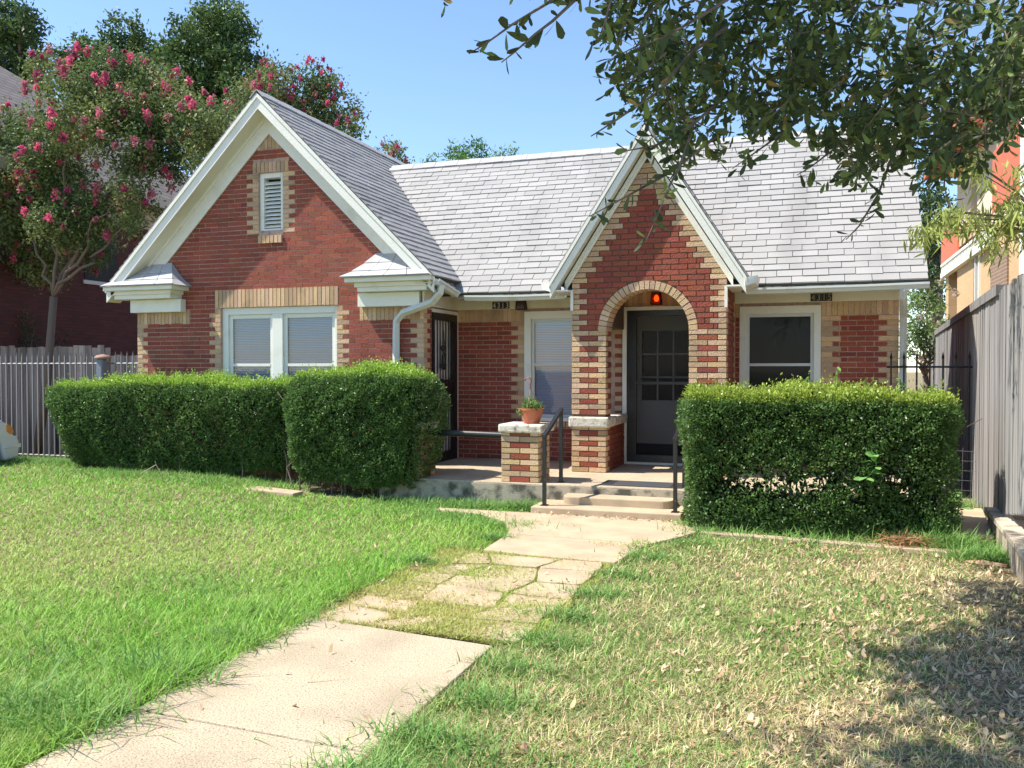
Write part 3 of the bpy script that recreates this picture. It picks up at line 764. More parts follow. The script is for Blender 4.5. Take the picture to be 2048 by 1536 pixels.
handrail(-2.76, 'black handrail left of the entry steps, in front of the potted plant pier', 0)
handrail(-1.345, 'black handrail right of the entry steps, close against the square right hedge', 1)

# potted plant
t = thing('potted_plant', 'terracotta plastic pot with leafy plant and hanging hook on the brick pier', 'plant', (-3.13, 9.80, .934))
pz = PZ + 8.6 * CH + .10
terra = M('terracotta', (.52, .16, .08), .55, noise=(20, (.40, .12, .06), .4, .7))
mb = MB(); c = (-3.13, 9.80, pz); mb.lathe([(.0, .0), (.09, .0), (.135, .15), (.138, .155), (.145, .158), (.147, .178), (.138, .18), (.128, .155), (.115, .14), (0, .14)], c, 28); mb.build('pot', terra, t, smooth=False)
mb = MB(); hook = []
for i in range(15):
    a_ = -math.pi * .25 + i / 14 * math.pi * 1.25; hook.append((c[0] - .045 - .038 * math.cos(a_) * -1, c[1], c[2] + .50 + .038 * math.sin(a_)))
mb.tube([(c[0] - .02, c[1], c[2] + .40), (c[0] - .02, c[1], c[2] + .44)] + hook, .007, 6); mb.build('hook', M('hook_red', (.30, .07, .04), .5), t)
mb = MB()
for an in (.5, 2.6, 4.6): mb.tube([(c[0] - .02, c[1], c[2] + .40), (c[0] + .13 * math.cos(an), c[1] + .13 * math.sin(an), c[2] + .17)], .0025, 4)
mb.build('hanger_wire', M('wire_pale', (.55, .35, .28), .5), t)
N_ = 900; cc = np.array(c) + np.array([0, 0, .19]); lob = rng.normal(size=(22, 3)) * np.array([.06, .06, .035]) + np.array([.03, 0, .02])
P = cc + lob[rng.integers(0, 22, N_)] + rng.normal(size=(N_, 3)) * .024; D = unit(rng.normal(size=(N_, 3)) + np.array([0, -.2, .4])); S = perp(D, randdir(N_))
C_ = np.array([.13, .22, .055]) * rng.uniform(.5, 1.6, (N_, 1)) + (rng.random((N_, 1)) < .18) * np.array([.12, .10, .03])
V, F, CC = ribbons(P, D, S, np.cross(D, S), rng.uniform(.03, .05, N_), rng.uniform(.014, .02, N_), C_); npmesh('foliage', V, F, CC, leafm, t)

# doormat
mb = MB(); z = PZ + .001; x0, x1, y0, y1 = -2.28, -1.36, 9.66, 10.08
t = thing('doormat', 'dark rubber doormat with ribbed ends on the porch in front of the steps', 'doormat', (-1.82, 9.87, PZ))
mb.box(x0, x1, y0, y1, z, z + .010); m_ = mb.build('mat', M('rubber', (.045, .048, .055), .75), t, bevel=.003)
rib_ = M('rubber_rib', (.02, .021, .024), .8)
for xx in (x0 + .02, x1 - .132):
    mb = MB()
    for i in range(4): mb.box(xx + i * .032, xx + .016 + i * .032, y0 + .03, y1 - .03, z + .0105, z + .014)
    mb.build('ribs', rib_, t)

# ---------------------------------------------------------------- ground
ss = lambda t: np.clip(t, 0, 1) ** 2 * (3 - 2 * np.clip(t, 0, 1))
def gz(x, y): return .14 * ss((-4.6 - x) / 3.5) * ss((y - 3.0) / 4.5) * ss((11.6 - y) / 1.2) + .012 * snoise(x, y, 2.3) - .004
xs = np.concatenate([-np.geomspace(16, 400, 14)[::-1], np.arange(-15.8, 6.01, .11), np.geomspace(6.3, 400, 16)])
ys = np.concatenate([-np.geomspace(1, 400, 14)[::-1], np.arange(-.8, 14.01, .11), np.geomspace(14.3, 400, 16)])
GX, GY = np.meshgrid(xs, ys); GZ = gz(GX, GY)
far = (np.abs(GX) > 30) | (np.abs(GY) > 30)
GZ = np.where(far, 0, GZ)
# keep the sheet below the paving
def inbox(x, y, b, m=0): return (x > b[0] - m) & (x < b[1] + m) & (y > b[2] - m) & (y < b[3] + m)
SLAB = (-3.0, -1.68, .6, 4.72); PAD1 = (-2.74, -1.52, 6.95, 7.78); PAD2 = (-3.92, -1.02, 7.76, 9.02)
EDGE_L = (-7.3, -5.9, 9.02, 9.32); EDGE_R = (-1.0, 1.35, 8.24, 8.42); WALK_R = (1.16, 1.66, 8.75, 10.4)
for b_ in (SLAB, PAD1, PAD2, EDGE_L, EDGE_R, WALK_R): GZ = np.where(inbox(GX, GY, b_, .05), np.minimum(GZ, -.03) if b_ is not EDGE_L else GZ - .02, GZ)
GZ = np.where(inbox(GX, GY, (-3.05, -1.5, 4.6, 7.0)), np.minimum(GZ, .0), GZ)
nx, ny = len(xs), len(ys); V = np.stack([GX.ravel(), GY.ravel(), GZ.ravel()], 1)
i, j = np.meshgrid(np.arange(nx - 1), np.arange(ny - 1)); b0 = (j * nx + i).ravel(); F = np.stack([b0, b0 + 1, b0 + nx + 1, b0 + nx], 1)
gm = bpy.data.materials.new('soil_and_thatch'); gm.use_nodes = True; t_ = gm.node_tree; n = t_.nodes; L = t_.links; p = n['Principled BSDF']; p.inputs['Roughness'].default_value = 1; p.inputs['Specular IOR Level'].default_value = .1
tc = n.new('ShaderNodeTexCoord'); na = n.new('ShaderNodeTexNoise'); na.inputs['Scale'].default_value = 1.3; na.inputs['Detail'].default_value = 8; L.new(tc.outputs['Object'], na.inputs[0])
nb_ = n.new('ShaderNodeTexNoise'); nb_.inputs['Scale'].default_value = 60; nb_.inputs['Detail'].default_value = 5; L.new(tc.outputs['Object'], nb_.inputs[0])
m1 = n.new('ShaderNodeMix'); m1.data_type = 'RGBA'; m1.inputs['A'].default_value = (.40, .31, .21, 1); m1.inputs['B'].default_value = (.27, .26, .12, 1); L.new(na.outputs[0], m1.inputs['Factor'])
m2 = n.new('ShaderNodeMix'); m2.data_type = 'RGBA'; m2.inputs['A'].default_value = (.10, .075, .05, 1); L.new(m1.outputs['Result'], m2.inputs['B'])
mr = n.new('ShaderNodeMapRange'); mr.inputs[1].default_value = .35; mr.inputs[2].default_value = .6; L.new(nb_.outputs[0], mr.inputs[0]); L.new(mr.outputs[0], m2.inputs['Factor']); L.new(m2.outputs['Result'], p.inputs['Base Color'])
bp = n.new('ShaderNodeBump'); bp.inputs['Distance'].default_value = .02; L.new(nb_.outputs[0], bp.inputs['Height']); L.new(bp.outputs[0], p.inputs['Normal'])
tag(npmesh('ground', V, F, None, gm, smooth=True), 'soil and thatch of the front yard under the grass', 'ground', kind='structure')

def pave(name, polys, label, m=conc, th=.06, top=.02, bevel=.008):
    mb = MB()
    for P in polys: mb.prism([(a, b, top - th) for a, b in P], (0, 0, th))
    return tag(mb.build(name, m, None, bevel=bevel), label, 'path', kind='structure')
pave('path', [[(-2.90, .6), (-1.62, .6), (-1.69, 3.145), (-2.93, 3.20)], [(-2.93, 3.212), (-1.69, 3.157), (-1.70, 4.60), (-2.62, 4.71), (-3.02, 4.76)]], 'coarse exposed concrete slab of the front walk')
pave('path', [[(-2.68, 7.02), (-2.1, 6.94), (-1.50, 6.90), (-1.38, 7.72), (-2.72, 7.77)], [(-3.95, 8.86), (-3.4, 8.76), (-3.0, 8.42), (-2.80, 8.05), (-2.72, 7.79), (-1.36, 7.74), (-1.16, 8.15), (-.98, 8.6), (-.95, 8.98), (-3.95, 8.99)]], 'smooth tan concrete pad at the foot of the steps', top=.022, m=conctan)
# broken stones in the walk: cracked, nearly touching pieces
flags = []; gx = [-2.98, -2.52, -2.05, -1.56]; gyr = [4.74, 5.08, 5.45, 5.78, 6.12, 6.48, 6.9]; PT = {}
for i in range(4):
    for j_ in range(7): PT[i, j_] = Vector((gx[i] + (random.uniform(-.13, .13) if 0 < i < 3 else random.uniform(-.03, .03)) + .04 * j_ * (i == 0), gyr[j_] + (random.uniform(-.10, .10) if 0 < j_ < 6 else 0)))
for i in range(3):
    for j_ in range(6):
        q = [PT[i, j_], PT[i + 1, j_], PT[i + 1, j_ + 1], PT[i, j_ + 1]]; c_ = sum(q, Vector((0, 0))) / 4; P = []
        for a_, b_ in zip(q, q[1:] + q[:1]):
            for t__ in (.04, .3, .6, .96): v_ = a_.lerp(b_, t__); v_ = v_ + (c_ - v_) * .055; P.append((v_.x + random.uniform(-.012, .012), v_.y + random.uniform(-.012, .012)))
        flags.append((c_.x, c_.y, .2, .15)); mb = MB(); mb.prism([(a, b, -.03) for a, b in P], (0, 0, .042 + random.uniform(-.006, .006)))
        tag(mb.build('flagstone', conctan, None, bevel=.004), 'broken flagstones sunk in the weedy middle of the walk', 'path', kind='structure')
pave('kerb', [[(-7.2, 9.25), (-6.6, 9.15), (-5.85, 8.98), (-5.85, 9.2), (-6.6, 9.42), (-7.2, 9.5)]], 'low concrete edging in front of the left hedge', th=.2, top=.092, m=conctan)
pave('kerb', [[(-1.0, 8.36), (.1, 8.25), (1.2, 8.15), (1.2, 8.27), (.1, 8.37), (-1.0, 8.48)]], 'low concrete edging in front of the right hedge', th=.1, top=.035, m=conctan)
pave('side_walk', [[(1.10, 8.75), (1.52, 8.72), (1.70, 10.35), (1.14, 10.4)], ], 'raised side walk slab between the right hedge and the board fence', th=.14, top=.10, m=conctan)

# ---------------------------------------------------------------- hedges
def hedge(name, label, c, half, z0, z1, n, seed, lean=0, taper=.12, light=(.33, .50, .07), gap=False, topfn=None, exp=5):
    t = thing(name, label, 'hedge', (c[0], c[1], z0), 'clipped hedges in front of the porch')
    r = np.random.default_rng(seed); a, b = half; h = (z1 - z0) / 2
    Q = r.uniform(-1, 1, (n, 3)); f = r.choice(3, n, p=[.2, .55, .25]); sg = np.sign(r.uniform(-1, 1, n)); sg = np.where(f == 1, np.where(r.random(n) < .72, -1, 1), sg); sg = np.where(f == 2, 1, sg)
    Q[np.arange(n), f] = sg
    rad = (np.abs(Q) ** exp).sum(1) ** (1 / exp); Q = Q / rad[:, None]
    Nn = unit(np.sign(Q) * np.abs(Q) ** (exp - 1) / np.array([a, b, h]))
    X_, Y_, Z_ = Q[:, 0] * a, Q[:, 1] * b, Q[:, 2] * h
    zn = (Q[:, 2] + 1) / 2
    sc_ = 1 - taper * (1 - zn) ** 1.5 * 1.0
    X_ = X_ * (1 - (taper * 1.0 / max(a, .5)) * (1 - zn)); Y_ = Y_ * sc_
    bul = .055 * snoise(X_ * 2 + Z_, Z_ * 2 + Y_, 2.2, seed) + .022 * snoise(X_ * 5, Z_ * 5 + Y_ * 4, 2, seed + 1) + .022 * snoise(X_ * 11 + Y_ * 9, Z_ * 13, 2, seed + 2)
    dep = r.exponential(.05, n) * (f != 2) + r.exponential(.03, n) * (f == 2)
    dep = np.minimum(dep, .22)
    P = np.stack([X_, Y_, Z_], 1) + Nn * (bul - dep)[:, None]
    P[:, 0] += c[0]; P[:, 1] += c[1]; P[:, 2] += z0 + h
    if topfn is not None: P[:, 2] = z0 + (P[:, 2] - z0) * (topfn(P[:, 0]) - z0) / (z1 - z0)
    top = (Nn[:, 2] > .55) & (dep < .05)
    P[top, 2] += r.exponential(.022, top.sum())
    if gap:
        g = snoise(P[:, 0] * 2.3, P[:, 2] * 3.1, 2.0, 5) + .5 * snoise(P[:, 0] * 7, P[:, 2] * 7, 2, 8)
        lowb = np.exp(-((P[:, 2] - z0 - .48) / .20) ** 2); keep = ~((r.random(n) < lowb * .8) & (g > -.25)); P, Nn, top, dep = P[keep], Nn[keep], top[keep], dep[keep]; n = len(P)
    D = unit(Nn * .7 + r.normal(size=(n, 3)) * .62 + np.array([0, 0, .25])); S = perp(D, unit(Nn + r.normal(size=(n, 3)) * .55)); B = np.cross(S, D)
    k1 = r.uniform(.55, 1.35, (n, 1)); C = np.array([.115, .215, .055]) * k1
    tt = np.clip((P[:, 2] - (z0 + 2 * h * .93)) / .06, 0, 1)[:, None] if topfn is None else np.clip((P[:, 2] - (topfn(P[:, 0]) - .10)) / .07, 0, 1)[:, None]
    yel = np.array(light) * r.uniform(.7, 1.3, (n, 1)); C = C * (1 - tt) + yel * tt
    L_ = r.uniform(.020, .036, n); W_ = L_ * r.uniform(.5, .62, n)
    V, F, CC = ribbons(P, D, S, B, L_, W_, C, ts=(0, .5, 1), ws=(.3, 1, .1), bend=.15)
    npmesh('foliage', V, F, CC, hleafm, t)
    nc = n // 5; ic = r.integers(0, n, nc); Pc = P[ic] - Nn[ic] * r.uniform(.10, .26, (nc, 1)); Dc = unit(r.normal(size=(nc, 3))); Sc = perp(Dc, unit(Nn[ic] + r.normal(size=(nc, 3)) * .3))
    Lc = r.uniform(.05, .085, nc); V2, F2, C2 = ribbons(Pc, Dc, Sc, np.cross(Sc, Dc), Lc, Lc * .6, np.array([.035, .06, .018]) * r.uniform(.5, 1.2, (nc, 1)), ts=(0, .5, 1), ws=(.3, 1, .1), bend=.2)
    npmesh('inner_shade_leaves', V2, F2, C2, hleafm, t)  # oversized dark leaves added inside; their colour stands in for the hedge's inner shade
    # sprigs poking out of the top and sides
    ns = int(150 * a * 2); mb_ = MB(); idx = r.choice(np.where(top)[0], ns); Pl, Dl = [], []
    for ii in idx:
        base = P[ii]; d = unit((np.array([[0, 0, 1.]]) + r.normal(size=(1, 3)) * .35))[0]; ln = r.uniform(.03, .10) * (1.6 if r.random() < .08 else 1)
        for q in range(int(ln / .009)): Pl.append(base + d * q * .009); Dl.append(unit((d + r.normal(size=3) * .9)[None])[0])
    Pl, Dl = np.array(Pl), np.array(Dl); m_ = len(Pl); S = perp(Dl, randdir(m_))
    V, F, CC = ribbons(Pl, Dl, S, np.cross(S, Dl), r.uniform(.014, .024, m_), r.uniform(.008, .012, m_), np.array(light) * r.uniform(.7, 1.25, (m_, 1)), ts=(0, .5, 1), ws=(.3, 1, .1))
    npmesh('new_shoots', V, F, CC, hleafm, t)
    mb_ = MB()
    for q in range(int(26 * a)):
        x = c[0] + r.uniform(-.85, .85) * a; y = c[1] + r.uniform(-.55, .55) * b; pts = [(x, y, z0 - .05)]
        for u in range(1, 5): pts.append((x + r.normal() * .05 * u, y + r.normal() * .03 * u, z0 + u * (z1 - z0) * .2))
        mb_.tube(pts, [.012, .010, .008, .006, .004], 5)
    mb_.build('stems', barkm, t); return t
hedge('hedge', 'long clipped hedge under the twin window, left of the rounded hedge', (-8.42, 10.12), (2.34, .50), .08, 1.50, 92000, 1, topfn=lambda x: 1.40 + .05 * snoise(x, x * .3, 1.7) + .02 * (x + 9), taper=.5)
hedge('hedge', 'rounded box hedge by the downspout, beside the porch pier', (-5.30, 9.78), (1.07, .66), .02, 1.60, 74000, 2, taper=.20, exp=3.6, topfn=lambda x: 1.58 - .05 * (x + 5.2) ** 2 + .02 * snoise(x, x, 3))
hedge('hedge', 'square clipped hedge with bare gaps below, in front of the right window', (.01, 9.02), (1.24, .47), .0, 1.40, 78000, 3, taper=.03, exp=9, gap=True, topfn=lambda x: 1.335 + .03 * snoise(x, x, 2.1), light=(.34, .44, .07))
# broad leaf weeds growing out of the right hedge
def weed(name, label, base, hgt, nl, ls, colr, group=None, spread=.35):
    t = thing(name, label, 'weed', base, group); mb = MB(); b = np.array(base, float); Pl, Dl = [], []
    for s in range(max(1, nl // 9)):
        d = unit((np.array([[0, -.1, 1]]) + rng.normal(size=(1, 3)) * spread))[0]; pts = [b + d * hgt * u / 4 + np.array([0, 0, 0]) for u in range(5)]
        mb.tube([tuple(p) for p in pts], .0035, 4)
        for q in range(9): Pl.append(b + d * hgt * (.2 + .8 * q / 8)); Dl.append(unit((rng.normal(size=3) * np.array([1, 1, .4]) + np.array([0, 0, .25]))[None])[0])
    mb.build('stem', leafm if False else M('stem_green', (.14, .22, .06), .6) if 'stem_green' not in bpy.data.materials else bpy.data.materials['stem_green'], t)
    Pl, Dl = np.array(Pl), np.array(Dl); m_ = len(Pl); S = perp(Dl, np.tile([0, 0, 1.], (m_, 1)) + rng.normal(size=(m_, 3)) * .3)
    V, F, CC = ribbons(Pl, Dl, S, np.tile([0, 0, -1.], (m_, 1)), rng.uniform(.7, 1.2, m_) * ls, rng.uniform(.4, .5, m_) * ls, np.array(colr) * rng.uniform(.8, 1.2, (m_, 1)), bend=.3)
    npmesh('leaves', V, F, CC, leafm, t); return t
G_ = 'leafy saplings sprouting from the right hedge'
weed('weed', 'tall thin weed rising from the hedge top before the red brick panel', (.22, 9.15, 1.3), .30, 9, .07, (.20, .36, .08), G_, .1)
weed('weed', 'short leafy weed on the hedge top, right of the tallest one', (.45, 9.1, 1.3), .2, 18, .06, (.2, .36, .08), G_, .3)
weed('weed', 'small weed on the hedge top below the right downspout', (.80, 9.1, 1.32), .16, 18, .06, (.2, .36, .08), G_, .3)
weed('weed', 'bushy weed at the right end of the hedge top', (1.02, 8.95, 1.3), .16, 27, .06, (.2, .36, .08), G_, .4)
weed('weed', 'weed at the right edge of the window above the hedge', (-.06, 9.2, 1.3), .2, 18, .045, (.2, .36, .08), G_, .15)
weed('weed', 'big bright leaves sticking out of the front face of the right hedge', (.55, 8.52, .66), .16, 18, .12, (.22, .45, .12), G_, .7)
weed('weed', 'leafy weeds on the ground beside the walk and board fence', (1.42, 10.5, .1), .3, 45, .10, (.12, .26, .06), None, .9)

# ---------------------------------------------------------------- grass
def sample_ground(n, dmin, dmax, pw):
    """points in the wedge in front of the camera, density falling with distance"""
    ang = rng.uniform(R(-19 - 34), R(-19 + 34), n)
    u = rng.random(n); d = dmin * (dmax / dmin) ** u if pw == 2 else dmin + (dmax - dmin) * u
    x = d * np.sin(ang) ; y = d * np.cos(ang); return x, y, d
def path_mask(x, y):
    bad = inbox(x, y, (-3.0, -1.70, -1, 4.68)) & ~((x < -2.93 + .0 * y)) | inbox(x, y, (-2.72, -1.52, 6.92, 7.8)) | ((x > -3.95) & (x < -1.0 - (9 - y) * .3) & (y > 7.8) & (y < 8.97) & (x > -2.72 - np.interp(y, [7.8, 8.05, 8.42, 8.76, 8.86], [0, .08, .28, .68, 1.23])))
    bad |= inbox(x, y, (-5.0, 1.05, 9.5, 12.1)) | inbox(x, y, (-9.85, -4.95, 10.7, 18)) | inbox(x, y, (-2.95, -1.15, 8.9, 9.6)) | inbox(x, y, (1.10, 1.75, 8.72, 10.4)) | ((x > 1.42) & (y < 9.6)) | (x > 1.75)
    bad |= inbox(x, y, (-10.1, -6.1, 9.75, 10.7)) | inbox(x, y, (-6.1, -4.25, 9.3, 10.6)) | inbox(x, y, (-1.2, 1.1, 8.55, 9.6)) | (y > 11.2) | inbox(x, y, (-1.0, 1.2, 8.27, 8.40))
    return bad
def walkzone(x, y): return (x > -3.0 - .02) & (x < -1.62 + .0 * y) & (y > 4.66) & (y < 7.0)
def make_grass(name, label, x, y, L, W, C, lean=.5, bend=.5):
    n = len(x); z = gz(x, y) - .004
    P = np.stack([x, y, z], 1); a = rng.uniform(0, 2 * math.pi, n); H = np.stack([np.cos(a), np.sin(a), np.zeros(n)], 1)
    D = unit(np.array([0, 0, 1.]) + H * rng.uniform(0, lean, n)[:, None]); S = np.stack([-np.sin(a + rng.normal(0, .9, n)), np.cos(a), np.zeros(n)], 1); S = unit(S)
    B = H * 1.0 + np.array([0, 0, -.55]); V, F, CC = ribbons(P, D, S, B, L, W, C, ts=(0, .5, 1), ws=(1, .8, .08), bend=1)
    V = V.reshape(n, 6, 3); f = rng.uniform(.1, bend, n) 
    for i, t in ((2, .5), (3, .5), (4, 1), (5, 1)): V[:, i] = V[:, i] - B * (L * t * t * (1 - f))[:, None]
    o = npmesh(name, V.reshape(-1, 3), F, CC, grassm); return tag(o, label, 'grass', kind='stuff')
def gcol(n, base, var=.3): return np.array(base) * rng.uniform(1 - var, 1 + var, (n, 1)) * (1 + rng.normal(0, .06, (n, 3)))
# left lawn
x, y, d = sample_ground(330000, 2.6, 15, 2)
ok = ~path_mask(x, y) & ~walkzone(x, y) & (x < -1.62 - .0 * y)
ok &= ~((x > -2.0) & (y < 4.7)); x, y, d = x[ok], y[ok], d[ok]; n = len(x)
edge = np.exp(-np.clip(np.where(y < 4.9, -2.98 - x, 9), 0, 9) / .6) * np.clip(.75 + .5 * snoise(x, y, 3, 2), .2, 1)
dry = np.clip(.5 + .7 * snoise(x, y, .9, 3) + .25 * snoise(x, y, 4, 2), 0, 1)[:, None] * (1 - edge[:, None]) * np.clip((8.8 - y) / 2.5, .0, 1)[:, None]
tall = .052 + .025 * np.clip(5.5 - y, 0, 1.5) + .02 * np.clip(snoise(x, y, 1.6, 1), 0, 1) + .065 * edge + .03 * (rng.random(n) < .04)
tall = tall + .05 * np.clip(1 - np.abs(x + 3.1) / .5, 0, 1) * (y > 4.9) * (y < 8.2)
L_ = tall * rng.uniform(.6, 1.3, n); W_ = .0048 * np.clip(d / 4, .8, 3) ** .9 * rng.uniform(.7, 1.3, n)
C = gcol(n, (.25, .47, .075), .4) * (1 - dry * .5) + gcol(n, (.55, .60, .20)) * dry * .5
sel = rng.random(n) < .05; C[sel] = gcol(sel.sum(), (.55, .46, .26))
make_grass('grass', 'lush green lawn left of the front walk', x, y, L_, W_, C, lean=.9, bend=.8)
# right lawn: clumpy green grass thinning out to straw and bare soil
x, y, d = sample_ground(330000, 2.6, 12, 2)
x0_ = np.where(y < 4.7, -1.68, np.where(y < 7.8, -1.50, -1.0))
bald = .44 + .38 * snoise(x, y, 1.5, 4) + .28 * snoise(x, y, 4.5, 7) + np.clip((x - .45 - (y - 5) * .30) / 1.1, -.35, 1.2)
ed = np.exp(-np.clip(x - x0_, 0, 9) / .8)
ok = ~path_mask(x, y) & (x > x0_) & ~(walkzone(x, y) & (x < -1.5)) & (rng.random(len(x)) > np.clip(bald * .9, .05, .95) * (1 - ed * .8) * np.clip((9.3 - y), .35, 1)); x, y, d, ed, bald = x[ok], y[ok], d[ok], ed[ok], bald[ok]; n = len(x)
fine = snoise(x, y, 9, 3) + .6 * snoise(x, y, 21, 5)
L_ = (.048 + .012 * fine + .025 * ed) * rng.uniform(.5, 1.4, n); W_ = .0048 * np.clip(d / 4, .8, 3) ** .9 * rng.uniform(.6, 1.4, n)
pdry = np.clip(.36 + .55 * bald + .10 * fine, .08, .92) * (1 - ed * .6)
isdry = rng.random(n) < pdry
C = np.where(isdry[:, None], gcol(n, (.72, .58, .34)), gcol(n, (.25, .37, .10), .4)) * (1 + .12 * fine[:, None])
make_grass('grass', 'thin dry lawn with bare patches right of the front walk', x, y, L_, W_, np.clip(C, .01, .9), lean=1.3, bend=.9)
# weeds in the walk
n = 60000; x = rng.uniform(-3.05, -1.5, n); y = rng.uniform(4.70, 7.0, n)
crk = np.full(n, 9.)
for (i, j_), p_ in PT.items():
    for di, dj in ((1, 0), (0, 1)):
        if (i + di, j_ + dj) in PT:
            q_ = PT[i + di, j_ + dj]; ex, ey = q_.x - p_.x, q_.y - p_.y; tt_ = np.clip(((x - p_.x) * ex + (y - p_.y) * ey) / (ex * ex + ey * ey), 0, 1)
            crk = np.minimum(crk, np.hypot(x - p_.x - tt_ * ex, y - p_.y - tt_ * ey))
patch = snoise(x, y, 3.1, 3) + .5 * snoise(x, y, 8, 1) + .35 + .5 * np.exp(-((y - 6.75) / .25) ** 2)
ok = ((crk < .035) & (rng.random(n) < .9)) | ((patch > .15) & (rng.random(n) < .75)) | ((patch > -.15) & (rng.random(n) < .25)); x, y = x[ok], y[ok]
x = np.concatenate([x, rng.normal(-2.25, .15, 500), rng.normal(-1.7, .12, 400), rng.uniform(-2.7, -1.5, 500)]); y = np.concatenate([y, rng.normal(7.79, .02, 500), rng.normal(7.6, .05, 400), rng.normal(6.93, .04, 500)]); n = len(x)
m = np.clip(.5 + .6 * snoise(x, y, 3, 9), 0, 1)[:, None]
make_grass('grass', 'short yellow green weeds between the broken flagstones', x, y, rng.uniform(.02, .065, n), rng.uniform(.004, .008, n), gcol(n, (.36, .46, .10)) * (1 - m) + gcol(n, (.52, .48, .18)) * m, lean=1.2, bend=.9)
# tall tufts: along porch, hedge feet, wall corner
def tufts(spots, label):
    X_, Y_, LL = [], [], []
    for cx, cy, r_, cnt, ln in spots:
        X_.append(rng.normal(cx, r_, cnt)); Y_.append(rng.normal(cy, r_ * .45, cnt)); LL.append(rng.uniform(.4, 1.1, cnt) * ln)
    x, y, L_ = map(np.concatenate, (X_, Y_, LL)); n = len(x)
    make_grass('tall_grass', label, x, y, L_, rng.uniform(.005, .010, n), gcol(n, (.19, .35, .09)), lean=1.0, bend=.9)
tufts([(-11.5, 10.3, .6, 2200, .14), (-10.4, 10.3, .3, 1200, .14), (-9.0, 9.6, .6, 2200, .12), (-7.2, 9.55, .7, 2000, .12), (-4.3, 9.25, .35, 900, .16), (-3.6, 9.28, .3, 900, .18), (-3.05, 9.25, .12, 600, .2), (-4.2, 8.7, .5, 900, .09)], 'long green grass along the foot of the porch')
tufts([(-.9, 8.45, .2, 420, .16), (-.2, 8.40, .3, 360, .18), (.4, 8.32, .3, 260, .2), (1.15, 8.45, .18, 900, .26), (1.35, 8.0, .16, 900, .2), (1.4, 10.55, .15, 700, .3), (1.25, 10.4, .12, 300, .3), (-1.12, 8.8, .1, 400, .15), (.1, 7.8, .2, 150, .12)], 'long grass tufts along the foot of the right hedge')
tufts([(-3.1, 3.6, .14, 300, .24), (-3.3, 3.0, .25, 700, .26), (-3.1, 4.2, .12, 250, .18), (-3.7, 3.6, .4, 500, .18), (-3.2, 4.7, .2, 250, .15), (-3.9, 5.2, .5, 400, .13), (-3.0, 8.2, .3, 700, .13), (-2.8, 7.6, .12, 500, .12), (-3.6, 8.6, .3, 500, .13), (-3.05, 6.4, .12, 500, .12)], 'long grass leaning over the left edge of the slab')
tufts([(-1.50, 3.3, .12, 350, .17), (-1.52, 2.85, .14, 600, .2), (-1.42, 3.8, .14, 350, .14), (-1.48, 4.3, .12, 350, .12), (-1.45, 4.8, .14, 400, .11), (-1.45, 5.3, .12, 350, .12), (-1.42, 5.9, .12, 350, .12), (-1.36, 6.5, .12, 350, .11), (-1.25, 7.2, .12, 400, .10), (-1.0, 7.9, .15, 400, .10), (-1.3, 3.1, .3, 350, .13), (-.6, 3.2, .3, 200, .12), (.1, 6.4, .35, 350, .08)], 'grass tufts along the right edge of the slab')

# dead leaves
def dead(nm, label, x, y, s0, s1, zoff=0):
    n = len(x); P = np.stack([x, y, gz(x, y) + rng.uniform(.006, .03, n) + zoff], 1); a = rng.uniform(0, 6.28, n); D = np.stack([np.cos(a), np.sin(a), rng.normal(0, .25, n)], 1); D = unit(D)
    S = perp(D, np.tile([0, 0, 1.], (n, 1)) + rng.normal(size=(n, 3)) * .35); B = np.tile([0, 0, 1.], (n, 1)) * rng.choice([-1, 1], n)[:, None]
    L_ = rng.uniform(s0, s1, n); pal = np.array([[.58, .42, .26], [.64, .50, .33], [.44, .27, .16], [.54, .40, .22], [.60, .46, .30], [.34, .23, .15]])
    C = pal[rng.integers(0, 6, n)] * rng.uniform(.75, 1.2, (n, 1)); V, F, CC = ribbons(P - D * L_[:, None] / 2, D, S, B, L_, L_ * rng.uniform(.22, .6, n), C, bend=rng.choice([-1, 1]) * .5)
    return tag(npmesh(nm, V, F, CC, deadm), label, 'leaves', kind='stuff')
x, y, d = sample_ground(34000, 2.6, 11, 2); q = .32 + .5 * snoise(x, y, 1.4, 6) + .30 * snoise(x, y, 5, 2) + .6 * np.clip((x + .2) / 2, -1, 1)
ok = ~path_mask(x, y) & (x > -1.45) & ~walkzone(x, y) & (rng.random(len(x)) < np.clip(q, .05, .9)); dead('fallen_leaves', 'dry brown leaves scattered over the right lawn', x[ok], y[ok], .012, .055)
x, y, d = sample_ground(600, 2.6, 9, 2); ok = (x < -3.1) & ~path_mask(x, y); xs_, ys_ = x[ok], y[ok]
xs_ = np.concatenate([xs_, rng.uniform(-3.0, -1.7, 26), rng.uniform(-3.0, -1.6, 120), rng.uniform(-2.3, -1.2, 110), rng.uniform(-3, -2.2, 40)]); ys_ = np.concatenate([ys_, rng.uniform(2.8, 4.6, 26), rng.uniform(4.7, 7.0, 120), rng.normal(8.92, .04, 110), rng.normal(8.95, .03, 40)])
dead('fallen_leaves', 'few dry leaves on the left lawn, walk and by the bottom step', xs_, ys_, .015, .05, .012)
# heap of dry twigs
n = 260; P = np.stack([rng.normal(.78, .11, n), rng.normal(8.33, .05, n), rng.uniform(.03, .11, n)], 1); D = unit(rng.normal(size=(n, 3)) * np.array([1, 1, .3]))
V, F, CC = ribbons(P, D, perp(D, randdir(n)), randdir(n), rng.uniform(.06, .16, n), rng.uniform(.006, .012, n), gcol(n, (.36, .20, .10)), bend=.3); tag(npmesh('twig_pile', V, F, CC, deadm), 'heap of dry brown twigs at the foot of the right hedge', 'twigs')
